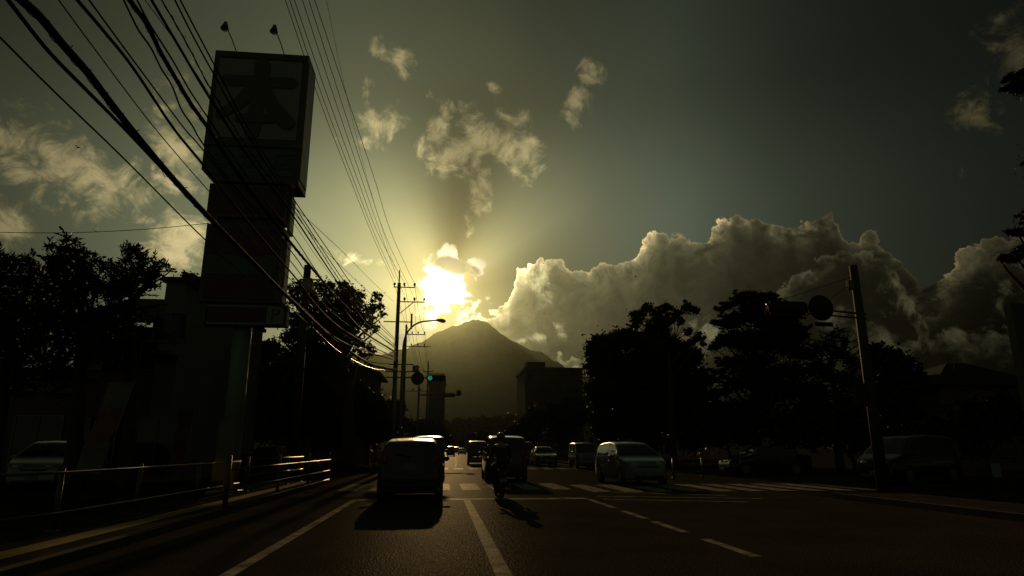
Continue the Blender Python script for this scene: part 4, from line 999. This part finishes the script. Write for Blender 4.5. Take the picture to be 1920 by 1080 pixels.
# ---------------------------------------------------------------- vehicles
def paint(name, c, rough=.30, metal=.35):
    return mat(name, c, rough, metal=metal, spec=.5, coat=.8, var=.04, vscale=3)
RUB = mat('tyre_rubber', (.022, .022, .022), .8, bump=.2, bscale=80)
ALU = mat('wheel_alloy', (.30, .30, .29), .35, metal=.8, var=.1)
GLS = mat('car_glass', (.010, .013, .013), .05, spec=.6, coat=.3)
TRIM = mat('black_plastic_trim', (.02, .02, .02), .5, var=.1)
CHR = mat('chrome_trim', (.55, .53, .48), .12, metal=1.0)
TAIL = mat('tail_lens', (.16, .012, .010), .18, coat=.5)
HEAD = mat('head_lens', (.30, .30, .28), .10, coat=.6)
PLW = mat('number_plate_face', (.16, .18, .16), .5)
PLY = mat('number_plate_yellow', (.50, .38, .05), .45)
def lerp_pts(pts, n):
    """resample a (y, z) polyline softly"""
    P = spline([(y, z, 0) for y, z in pts], n); return [(p[0], p[1]) for p in P]
def make_car(name, label, cat, spec, pm, loc, rz=0, group=None, plate=PLW, detail=True):
    """body lofted along its side profile; spec gives the profile, widths and where the glass sits"""
    t = thing(name, label, cat, loc, rz, group)
    Lh = spec['L']/2; Wd = spec['W']/2; zs = spec.get('sill', .24); zb = spec['belt']; H = spec['H']
    prof = lerp_pts(spec['profile'], 5)       # rear bumper up over the roof to the front bumper
    n = len(prof); m = 26
    wy = spec['plan']
    rw = spec.get('roofw', .80)
    G = np.zeros((n, m, 3))
    for i, (y, zt) in enumerate(prof):
        w = Wd*np.interp(y, [a for a, b in wy], [b for a, b in wy])
        zbe = min(zb(y) if callable(zb) else zb, zs + (zt-zs)*.80)
        hc = max(zt-zbe, 0.0); cab = min(1.0, max(0.0, (hc-.10)/.25))
        wt = w*(1-(1-rw)*cab*min(1, hc/(H-1.0 if H > 1.2 else .4)))
        q = [(w*.93, zs), (w*.985, zs+.10*(zt-zs)), (w, zs+.45*(zbe-zs)), (w*.985, zs+.80*(zbe-zs)), (w*.965, zbe),
             (w*.965+(wt-w*.965)*.45, zbe+hc*.42), (wt, zbe+hc*.80), (wt*.955, zbe+hc*.93), (wt*.80, zbe+hc*.985), (wt*.40, zt), (0, zt+.012*cab)]
        S = np.array(spline([(a, b, 0) for a, b in q], 6))
        d = np.r_[0, np.cumsum(np.linalg.norm(np.diff(S, axis=0), axis=1))]
        kq = np.array([0, 6, 12, 18, 24, 30, 36, 42, 48, 54, 60]); ks = np.interp(np.linspace(0, 10, m), np.arange(11), kq)
        G[i, :, 0] = np.interp(ks, np.arange(len(S)), S[:, 0]); G[i, :, 2] = np.interp(ks, np.arange(len(S)), S[:, 1]); G[i, :, 1] = y
    Hf = np.concatenate([G, G[:, -2::-1]*np.array([-1, 1, 1])], 1); M_ = Hf.shape[1]
    V = Hf.reshape(-1, 3)
    wheels = [(sx*(Wd-.10), wyy) for wyy in spec['axles'] for sx in (-1, 1)]; wr = spec.get('wheel', .31)
    Fc = []; 
    for i in range(n-1):
        for j in range(M_-1):
            c = (Hf[i, j]+Hf[i+1, j+1])/2
            if abs(c[0]) > Wd*.80 and c[2] < zs+.62 and any((c[1]-a)**2+(c[2]-wr)**2 < (wr+.045)**2 for _, a in wheels[::2]): continue
            Fc.append((i*M_+j, (i+1)*M_+j, (i+1)*M_+j+1, i*M_+j+1))
    Fc.append(tuple(range(M_))); Fc.append(tuple((n-1)*M_+j for j in range(M_-1, -1, -1)))
    body = mesh_obj('body', V, Fc, pm, t, True)
    ub = MB(); ub.box((0, 0, zs+.02), (2*Wd*.80, 2*Lh*.92, .14)); ub.box((0, 0, zs+.28), (2*Wd*.74, 2*Lh*.80, .40)); ub.build('underbody', TRIM, t)
    # glass panels, 4 mm outside the body skin
    def patch(nm, ijs, mt, off=.004):
        ids = {}; VV = []; FF = []
        N = np.zeros_like(Hf)
        du = np.gradient(Hf, axis=0); dv = np.gradient(Hf, axis=1); N = np.cross(dv, du); N /= np.maximum(np.linalg.norm(N, axis=2, keepdims=True), 1e-6)
        ctr = np.array([0, 0, .6]); sg = np.sign(np.sum(N*(Hf-ctr), axis=2, keepdims=True)); N = N*np.where(sg == 0, 1, sg)
        for i, j in ijs:
            f = []
            for a, b in ((i, j), (i+1, j), (i+1, j+1), (i, j+1)):
                if (a, b) not in ids: ids[(a, b)] = len(VV); VV.append(Hf[a, b]+N[a, b]*off)
                f.append(ids[(a, b)])
            FF.append(f)
        if FF: return mesh_obj(nm, VV, FF, mt, t, True)
    jr0, jr1 = 18, M_-1-18           # the strip across the top
    ys = np.array([p[0] for p in prof]); zz = np.array([p[1] for p in prof])
    def topstrip(y0, y1, z0, z1):
        return [(i, j) for i in range(n-1) if y0 <= (ys[i]+ys[i+1])/2 <= y1 and z0 <= (zz[i]+zz[i+1])/2 <= z1 for j in range(jr0+1, jr1-1)]
    patch('windscreen', topstrip(*spec['windscreen']), GLS); patch('rear_window', topstrip(*spec['rearglass']), GLS)
    y0, y1 = spec['sideglass']
    for sd in (0, 1):
        for (a, b) in zip(spec['pillars'][:-1], spec['pillars'][1:]):
            js = range(11, 16) if sd == 0 else range(M_-17, M_-12)
            patch('side_window', [(i, j) for i in range(n-1) if a+.03 < (ys[i]+ys[i+1])/2 < b-.03 and zz[i] > H-.34 for j in js], GLS)
    # wheels
    for x, y in wheels:
        sx = 1 if x > 0 else -1
        p = MB(); R_ = wr
        ring = [(-.095, R_*.66), (-.10, R_*.90), (-.075, R_), (.075, R_), (.10, R_*.90), (.095, R_*.66)]
        VV = []; FF = []; k = 28
        for a in range(k):
            q = 2*PI*a/k
            for dx, rr in ring: VV.append((x+dx, y+math.cos(q)*rr, R_+math.sin(q)*rr))
        for a in range(k):
            for b in range(5): FF.append((a*6+b, a*6+b+1, ((a+1) % k)*6+b+1, ((a+1) % k)*6+b))
        wo = mesh_obj('wheel', VV, FF, RUB, t, True)
        p = MB(); p.disc((x, y, R_), (1, 0, 0), R_*.67, .17, 24)
        for s_ in range(5):
            q = 2*PI*s_/5; p.box((x+sx*.086, y+math.cos(q)*R_*.36, R_+math.sin(q)*R_*.36), (.02, .07, R_*.5), rx=q-PI/2)
        p.build('rim', ALU, wo)
    # lamps, plates, mirrors, bumpers
    def rear_y(z):
        ii = [i for i in range(n-1) if ys[i] < 0 and (zz[i]-z)*(zz[i+1]-z) <= 0]
        return ys[ii[0]] if ii else -Lh
    def front_y(z):
        ii = [i for i in range(n-1) if ys[i] > 0 and (zz[i]-z)*(zz[i+1]-z) <= 0]
        return ys[ii[-1]] if ii else Lh
    tl = spec['tail']; hl = spec['head']
    def wend(y): return Wd*np.interp(y, [a for a, b in wy], [b for a, b in wy])
    for sx in (-1, 1):
        p = MB(); p.box((sx*(wend(rear_y(tl[0]))-tl[2]/2-.03), rear_y(tl[0])+.015, tl[0]), (tl[2], .08, tl[1]), bev=.025); p.build('tail_light', TAIL, t, True)
        p = MB(); p.box((sx*(wend(front_y(hl[0]))-hl[2]/2-.05), front_y(hl[0])-.03, hl[0]), (hl[2], .12, hl[1]), bev=.04, rz=-sx*.28); p.build('headlight', HEAD, t, True)
        my = spec['mirror']; mz = (zb if not callable(zb) else zb(my))+.07
        p = MB(); p.sphere((sx*(Wd+.10), my, mz), .10, 12, 8, (1.0, .75, .72)); p.tube([(sx*(Wd*.95), my+.03, mz-.05), (sx*(Wd+.06), my, mz-.02)], .02, 6); p.build('door_mirror', pm, t, True)
        if detail:
            for hy in spec.get('handles', (-.55, .35)):
                p = MB(); p.box((sx*(Wd*.985+.012), hy, (zb if not callable(zb) else zb(hy))-.10), (.02, .17, .025), bev=.008); p.build('door_handle', CHR, t, True)
    pz = spec.get('plate', .78); ry_ = rear_y(pz)
    p = MB(); p.box((0, ry_-.018, pz), (.33, .02, .165), bev=.006); p.build('number_plate', plate, t)
    fz = .42; fy = front_y(fz); p = MB(); p.box((0, fy+.012, fz), (.33, .02, .165), bev=.006); p.build('number_plate', plate, t)
    p = MB(); p.box((0, rear_y(.45)-.012, .40), (2*Wd*.80, .05, .10), bev=.02); p.build('rear_bumper_trim', spec.get('rtrim', TRIM), t, True)
    p = MB(); p.box((0, front_y(.36)+.006, .30), (2*Wd*.62, .05, .12), bev=.02); p.box((0, front_y(.64)-.01, .64), (2*Wd*.42, .04, .09), bev=.015); p.build('grille', TRIM, t, True)
    if detail:
        p = MB(); wz = spec['rearglass'][2]+.05; p.tube([(0, rear_y(wz)-.03, wz), (-.38, rear_y(wz+.06)-.035, wz+.07)], .011, 6); p.build('rear_wiper', TRIM, t, True)
        p = MB(); p.tube([(0, -Lh*.55, H-.01), (0, -Lh*.55-.14, H+.10)], .009, 6); p.build('aerial', TRIM, t, True)
    return t
PLAN = lambda L: [(-L/2, .84), (-L/2+.12, .93), (-L/2+.45, .99), (0, 1.0), (L/2-.7, .985), (L/2-.28, .90), (L/2-.06, .76), (L/2, .70)]
compact = dict(L=4.0, W=1.70, H=1.58, belt=lambda y: .96-.02*y, roofw=.76, profile=[(-2.0, .30), (-2.0, .62), (-1.97, .86), (-1.90, 1.08), (-1.80, 1.34), (-1.66, 1.47), (-1.35, 1.535), (-.85, 1.575), (-.3, 1.58), (.25, 1.51), (.62, 1.34), (1.10, 1.06), (1.3, .97), (1.68, .86), (1.90, .72), (1.98, .55), (2.0, .34)],
    plan=PLAN(4.0), axles=(-1.24, 1.28), windscreen=(.30, 1.12, 1.0, 1.50), rearglass=(-2.0, -1.60, 1.05, 1.50), sideglass=(-1.5, .7), pillars=(-1.62, -1.05, -.12, .72), tail=(1.0, .30, .17), head=(.74, .18, .36), mirror=.72, handles=(-.75, .12), plate=.86)
minivan = dict(L=4.6, W=1.72, H=1.84, belt=lambda y: 1.05-.02*y, roofw=.84, profile=[(-2.3, .32), (-2.3, .70), (-2.28, 1.0), (-2.24, 1.30), (-2.18, 1.58), (-2.08, 1.72), (-1.75, 1.785), (-1.1, 1.83), (-.2, 1.84), (.7, 1.75), (1.05, 1.55), (1.55, 1.16), (1.75, 1.06), (2.1, .92), (2.24, .72), (2.3, .34)],
    plan=PLAN(4.6), axles=(-1.38, 1.42), windscreen=(.75, 1.58, 1.12, 1.74), rearglass=(-2.3, -2.0, 1.16, 1.72), sideglass=(-2.0, 1.0), pillars=(-1.95, -1.0, .05, 1.0), tail=(1.05, .46, .16), head=(.78, .18, .36), mirror=1.1, handles=(-.55, .35), plate=.88, wheel=.32)
box_van = dict(L=4.7, W=1.69, H=1.95, belt=1.10, roofw=.90, profile=[(-2.35, .32), (-2.35, .75), (-2.34, 1.15), (-2.31, 1.55), (-2.26, 1.80), (-2.14, 1.89), (-1.75, 1.93), (-1.1, 1.95), (1.0, 1.94), (1.45, 1.82), (1.75, 1.52), (2.08, 1.10), (2.2, .98), (2.3, .80), (2.35, .36)],
    plan=[(-2.35, .94), (-2.25, .99), (-1.8, 1), (1.6, 1), (2.1, .93), (2.3, .82), (2.35, .76)], axles=(-1.25, 1.32), windscreen=(1.42, 2.12, 1.08, 1.84), rearglass=(-2.4, -2.18, 1.12, 1.78), sideglass=(-2, 1.5), pillars=(-2.05, -1.0, .2, 1.45), tail=(.95, .40, .11), head=(.82, .20, .30), mirror=1.6, handles=(-.2, .75), plate=.62, wheel=.31, rtrim=CHR)
hatch = dict(L=4.45, W=1.75, H=1.49, belt=lambda y: .94-.03*y, roofw=.74, profile=[(-2.22, .32), (-2.22, .72), (-2.18, .96), (-2.02, 1.08), (-1.5, 1.30), (-.9, 1.43), (-.2, 1.49), (.35, 1.46), (.8, 1.30), (1.35, .98), (1.6, .88), (1.98, .74), (2.16, .60), (2.22, .34)],
    plan=PLAN(4.44), axles=(-1.32, 1.36), windscreen=(.42, 1.38, .98, 1.46), rearglass=(-2.05, -.95, 1.07, 1.42), sideglass=(-1.3, .9), pillars=(-1.25, -.2, .85), tail=(.90, .30, .16), head=(.68, .17, .40), mirror=.85, handles=(-.62, .28), plate=.70)
kei = dict(L=3.4, W=1.48, H=1.72, belt=1.0, roofw=.86, profile=[(-1.7, .32), (-1.7, .8), (-1.68, 1.1), (-1.62, 1.45), (-1.52, 1.64), (-1.2, 1.71), (0, 1.72), (.55, 1.64), (.85, 1.42), (1.2, 1.08), (1.4, .98), (1.6, .82), (1.7, .36)],
    plan=[(-1.7, .9), (-1.5, .99), (0, 1), (1.2, .98), (1.55, .86), (1.7, .74)], axles=(-1.12, 1.18), windscreen=(.52, 1.24, 1.04, 1.66), rearglass=(-1.75, -1.5, 1.12, 1.60), sideglass=(-1.4, .8), pillars=(-1.42, -.35, .72), tail=(.95, .42, .10), head=(.80, .20, .26), mirror=.85, handles=(-.55, .28), plate=.80, wheel=.28)
sedan = dict(L=4.4, W=1.70, H=1.46, belt=.93, roofw=.74, profile=[(-2.2, .32), (-2.2, .78), (-2.12, .98), (-1.75, 1.02), (-1.5, 1.06), (-1.0, 1.34), (-.6, 1.44), (0, 1.46), (.3, 1.43), (.75, 1.22), (1.1, 1.0), (1.4, .92), (1.95, .80), (2.14, .64), (2.2, .34)],
    plan=PLAN(4.4), axles=(-1.28, 1.36), windscreen=(.34, 1.14, .99, 1.42), rearglass=(-1.55, -.75, 1.05, 1.40), sideglass=(-1.2, .8), pillars=(-1.1, -.1, .8), tail=(.84, .18, .32), head=(.70, .16, .38), mirror=.85, handles=(-.62, .28), plate=.68)
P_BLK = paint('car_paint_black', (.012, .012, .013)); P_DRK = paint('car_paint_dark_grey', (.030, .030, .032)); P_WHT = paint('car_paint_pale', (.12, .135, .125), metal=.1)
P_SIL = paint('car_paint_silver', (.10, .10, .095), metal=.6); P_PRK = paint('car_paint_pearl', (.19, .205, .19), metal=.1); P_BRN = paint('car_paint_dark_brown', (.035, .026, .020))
gc = 'cars waiting and driving on the road'
make_car('compact_car', 'dark compact car waiting just ahead at the stop line, sun glinting on its roof', 'car', compact, P_BLK, (-.80, 19.15, 0), R(.5), gc)
make_car('tall_van', 'tall dark van right in front of the nearest compact car, half hidden by it', 'van', box_van, P_DRK, (-.66, 36.3, 0), 0, gc)
make_car('minivan', 'dark minivan in the right-hand lane beyond the scooter rider', 'car', minivan, P_BRN, (2.66, 28.75, 0), R(-1.0), gc)
make_car('box_van', 'small dark van with a bright rear bumper, ahead of the minivan past the junction', 'van', box_van, P_DRK, (3.05, 57.5, 0), R(-2), gc)
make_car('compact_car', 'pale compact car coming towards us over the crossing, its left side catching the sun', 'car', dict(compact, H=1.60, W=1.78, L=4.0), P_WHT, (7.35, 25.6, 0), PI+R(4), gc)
make_car('kei_wagon', 'boxy little wagon coming towards us behind the pale compact car', 'car', kei, P_SIL, (9.75, 45.5, 0), PI, gc)
make_car('sedan', 'dark sedan coming towards us beside the minivan, its edge gleaming', 'car', sedan, P_DRK, (8.05, 52.5, 0), PI, gc)
make_car('box_van', 'oncoming van mostly hidden behind the dark minivan', 'van', box_van, P_DRK, (7.55, 62.5, 0), PI, gc, detail=False)
make_car('sedan', 'dark car waiting side-on in the side street on the right', 'car', sedan, P_BLK, (16.6, 33.0, 0), PI/2, None)
make_car('minivan', 'very dark car near the low house at the far right', 'car', minivan, P_BLK, (18.4, 24.6, 0), PI*.62, None)
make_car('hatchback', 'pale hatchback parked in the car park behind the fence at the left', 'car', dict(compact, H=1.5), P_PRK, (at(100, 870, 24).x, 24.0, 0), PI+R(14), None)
make_car('sedan', 'dark car at the mouth of the left side street, partly behind the compact car', 'car', sedan, P_BLK, (-8.6, 36.5, 0), -PI/2, None)
gf = 'tiny cars far down the road'
make_car('sedan', 'tiny oncoming car far down the road, just right of the vanishing lane', 'car', sedan, P_SIL, (at(866, 846, 150).x, 150, 0), PI, gf, detail=False)
make_car('kei_wagon', 'tiny car far down the road at the bend, its roof a faint glint', 'car', kei, P_SIL, (at(845, 846, 118).x, 118, 0), 0, gf, detail=False)
make_car('minivan', 'tiny van far down the road between the other two specks', 'car', minivan, P_DRK, (at(856, 846, 190).x, 190, 0), PI, gf, detail=False)

# ---------------------------------------------------------------- scooter and rider
SX0, SY0 = 1.66, 18.35
sc_ = thing('scooter', 'dark motor scooter stopped on the stop line in the right-hand lane', 'scooter', (SX0, SY0, 0), R(2))
def wheel2(y, r, w):
    VV = []; FF = []; k = 28; ring = [(-.6*w, r*.62), (-w, r*.80), (-w*.7, r*.96), (0, r), (w*.7, r*.96), (w, r*.80), (.6*w, r*.62)]
    for a in range(k):
        q = 2*PI*a/k
        for dx, rr in ring: VV.append((dx, y+math.cos(q)*rr, r+math.sin(q)*rr))
    for a in range(k):
        for b in range(6): FF.append((a*7+b, a*7+b+1, ((a+1) % k)*7+b+1, ((a+1) % k)*7+b))
    wo = mesh_obj('wheel', VV, FF, RUB, sc_, True); p = MB(); p.disc((0, y, r), (1, 0, 0), r*.63, w*1.1, 20); p.build('rim', ALU, wo)
wheel2(-.02, .27, .062); wheel2(1.24, .27, .055)
p = MB()
for (y0, z0, w0, y1, z1, w1) in ((-.28, .60, .10, -.05, .72, .15), (-.05, .72, .15, .45, .70, .16), (.45, .70, .16, .55, .36, .15)): p.tube([(0, y0, z0), (0, y1, z1)], [w0, w1], 14)
p.box((0, .72, .28), (.36, .52, .09), bev=.03); p.tube([(0, .90, .30), (0, 1.02, .62), (0, 1.06, .92)], [.17, .20, .13], 14); p.tube([(0, 1.06, .92), (0, 1.24, .30)], [.05, .04], 8)
p.build('body', P_BLK, sc_, True)
p = MB(); p.box((0, .16, .79), (.28, .72, .10), bev=.045); p.build('seat', TRIM, sc_, True)
p = MB(); p.tube([(-.34, .93, 1.02), (-.2, 1.0, 1.05), (0, 1.05, 1.03), (.2, 1.0, 1.05), (.34, .93, 1.02)], .016, 8); p.build('handlebar', STEEL, sc_, True)
for s_ in (-1, 1):
    p = MB(); p.tube([(s_*.24, 1.0, 1.06), (s_*.33, 1.0, 1.24)], .007, 6); p.sphere((s_*.35, .99, 1.29), .065, 12, 8, (1, .35, .8)); p.build('mirror', TRIM, sc_, True)
p = MB(); p.box((0, -.33, .64), (.20, .06, .09), bev=.025); p.build('tail_light', TAIL, sc_, True)
p = MB(); p.box((0, -.36, .48), (.20, .015, .125), rx=R(-18), bev=.004); p.build('number_plate', PLW, sc_)
p = MB(); p.tube([(.16, .15, .30), (.17, -.12, .33), (.17, -.30, .36)], [.03, .055, .05], 12); p.build('exhaust', STEEL, sc_, True)
p = MB(); p.box((0, -.10, .47), (.13, .36, .02), bev=.01, rx=R(10)); p.build('mudguard', TRIM, sc_)
p = MB(); p.box((0, -.22, .98), (.34, .30, .28), bev=.05); bx_ = p.build('top_box', TRIM, sc_, True)

SKIN = mat('skin', (.30, .18, .12), .55); JKT = mat('jacket_cloth', (.030, .032, .035), .75, var=.25, vscale=8, bump=.3, bscale=14); TRS = mat('trouser_cloth', (.022, .024, .032), .8, var=.2, bump=.3, bscale=14)
HLM = mat('helmet_shell', (.05, .05, .05), .18, coat=.7); SHO = mat('shoe_leather', (.02, .018, .016), .5); GLV = mat('glove_leather', (.028, .022, .018), .6)
def skin_ready(me):
    bm = bmesh.new(); bm.from_mesh(me); bm.verts.layers.skin.verify(); bm.to_mesh(me); bm.free()
def skinned(name, joints, edges, m, parent, root=0, sub=2):
    me = bpy.data.meshes.new(name); me.from_pydata([j[0] for j in joints], edges, []); me.update()
    skin_ready(me)
    o = bpy.data.objects.new(name, me); COL.objects.link(o)
    sk = o.modifiers.new('skin', 'SKIN'); sk.use_smooth_shade = True
    ss = o.modifiers.new('sub', 'SUBSURF'); ss.levels = sub; ss.render_levels = sub
    for i, j in enumerate(joints):
        r = j[1] if hasattr(j[1], '__len__') else (j[1], j[1])
        me.skin_vertices[0].data[i].radius = r; me.skin_vertices[0].data[i].use_root = (i == root)
    bpy.context.view_layer.update()
    nm = bpy.data.meshes.new_from_object(o.evaluated_get(bpy.context.evaluated_depsgraph_get()))
    bpy.data.objects.remove(o)
    nm.materials.clear(); nm.materials.append(m); nm.polygons.foreach_set('use_smooth', [True]*len(nm.polygons))
    q = bpy.data.objects.new(name, nm); COL.objects.link(q); q.parent = parent
    return q
pr = thing('person', 'person in a dark jacket and helmet sitting upright on the scooter, seen from behind', 'person', (SX0, SY0, 0), R(2))
hip = .86
J = [((0, .16, hip), (.155, .125)), ((0, .15, 1.02), (.140, .11)), ((0, .17, 1.20), (.165, .12)), ((0, .19, 1.36), (.12, .10)), ((0, .22, 1.45), (.055, .06)), ((0, .25, 1.56), (.080, .095)), ((0, .26, 1.66), (.070, .085))]
E_ = [(0, 1), (1, 2), (2, 3), (3, 4), (4, 5), (5, 6)]
def chain(pts, start):
    k = start
    for p_, r_ in pts:
        J.append((p_, r_)); E_.append((k, len(J)-1)); k = len(J)-1
    return k
for s_ in (-1, 1):
    chain([((s_*.17, .19, 1.37), .060), ((s_*.235, .30, 1.17), .050), ((s_*.26, .46, 1.03), .042), ((s_*.285, .72, 1.03), .034), ((s_*.295, .88, 1.05), (.030, .022)), ((s_*.300, .94, 1.055), (.038, .020))], 3)
    chain([((s_*.105, .24, hip-.01), .088), ((s_*.19, .62, .80), .070), ((s_*.20, .66, .70), .060), ((s_*.185, .70, .48), .050), ((s_*.18, .70, .37), .036), ((s_*.18, .83, .345), (.042, .030))], 0)
skinned('body', J, E_, SKIN, pr)
# clothing follows the body a little outside it
J = [((0, .15, hip-.02), (.165, .135)), ((0, .14, 1.02), (.155, .128)), ((0, .16, 1.20), (.178, .138)), ((0, .18, 1.36), (.135, .115)), ((0, .20, 1.43), (.07, .075))]; E_ = [(0, 1), (1, 2), (2, 3), (3, 4)]
for s_ in (-1, 1): chain([((s_*.175, .185, 1.365), .074), ((s_*.245, .30, 1.165), .062), ((s_*.27, .46, 1.03), .054), ((s_*.287, .72, 1.03), .044), ((s_*.295, .85, 1.045), .038)], 3)
skinned('jacket', J, E_, JKT, pr)
J = [((0, .16, hip+.01), (.160, .13)), ((0, .15, hip+.1), (.15, .12))]; E_ = [(0, 1)]
for s_ in (-1, 1): chain([((s_*.105, .24, hip-.01), .098), ((s_*.19, .62, .80), .080), ((s_*.20, .665, .70), .070), ((s_*.187, .70, .48), .060), ((s_*.182, .70, .36), .052)], 0)
skinned('trousers', J, E_, TRS, pr)
for s_ in (-1, 1):
    J = [((s_*.18, .66, .365), (.046, .040)), ((s_*.18, .74, .35), (.046, .036)), ((s_*.18, .86, .34), (.046, .028)), ((s_*.18, .92, .338), (.034, .020))]; skinned('shoe', J, [(0, 1), (1, 2), (2, 3)], SHO, pr)
    # gloved hand: palm, four fingers closed round the grip, thumb below
    J = [((s_*.297, .88, 1.055), (.030, .020)), ((s_*.300, .925, 1.062), (.040, .018))]; E_ = [(0, 1)]
    for k in range(4):
        x_ = s_*(.270+.020*k); L_ = (.9, 1.0, .97, .8)[k]
        chain([((x_, .945, 1.058), .0105), ((x_, .945+.030*L_, 1.040), .0095), ((x_, .945+.022*L_, 1.012), .0088), ((x_, .930, 1.000), .0078)], 1)
    chain([((s_*.262, .905, 1.040), .012), ((s_*.255, .925, 1.015), .0105), ((s_*.262, .945, 1.005), .009)], 0)
    skinned('glove', J, E_, GLV, pr)
p = MB(); p.sphere((0, .25, 1.615), .135, 20, 14, (.92, 1.08, 1.0)); hm_ = p.build('helmet', HLM, pr, True)
p = MB(); V = []; Fc = []
for i in range(9):
    a = -1.0+2.0*i/8
    for j in range(5): b = -.35+.75*j/4; V.append((.128*math.sin(a)*math.cos(b), .25+.150*math.cos(a)*math.cos(b), 1.60+.138*math.sin(b)))
for i in range(8):
    for j in range(4): q = i*5+j; Fc.append((q, q+1, q+6, q+5))
p.add(V, Fc); p.build('visor', GLS, hm_, True)
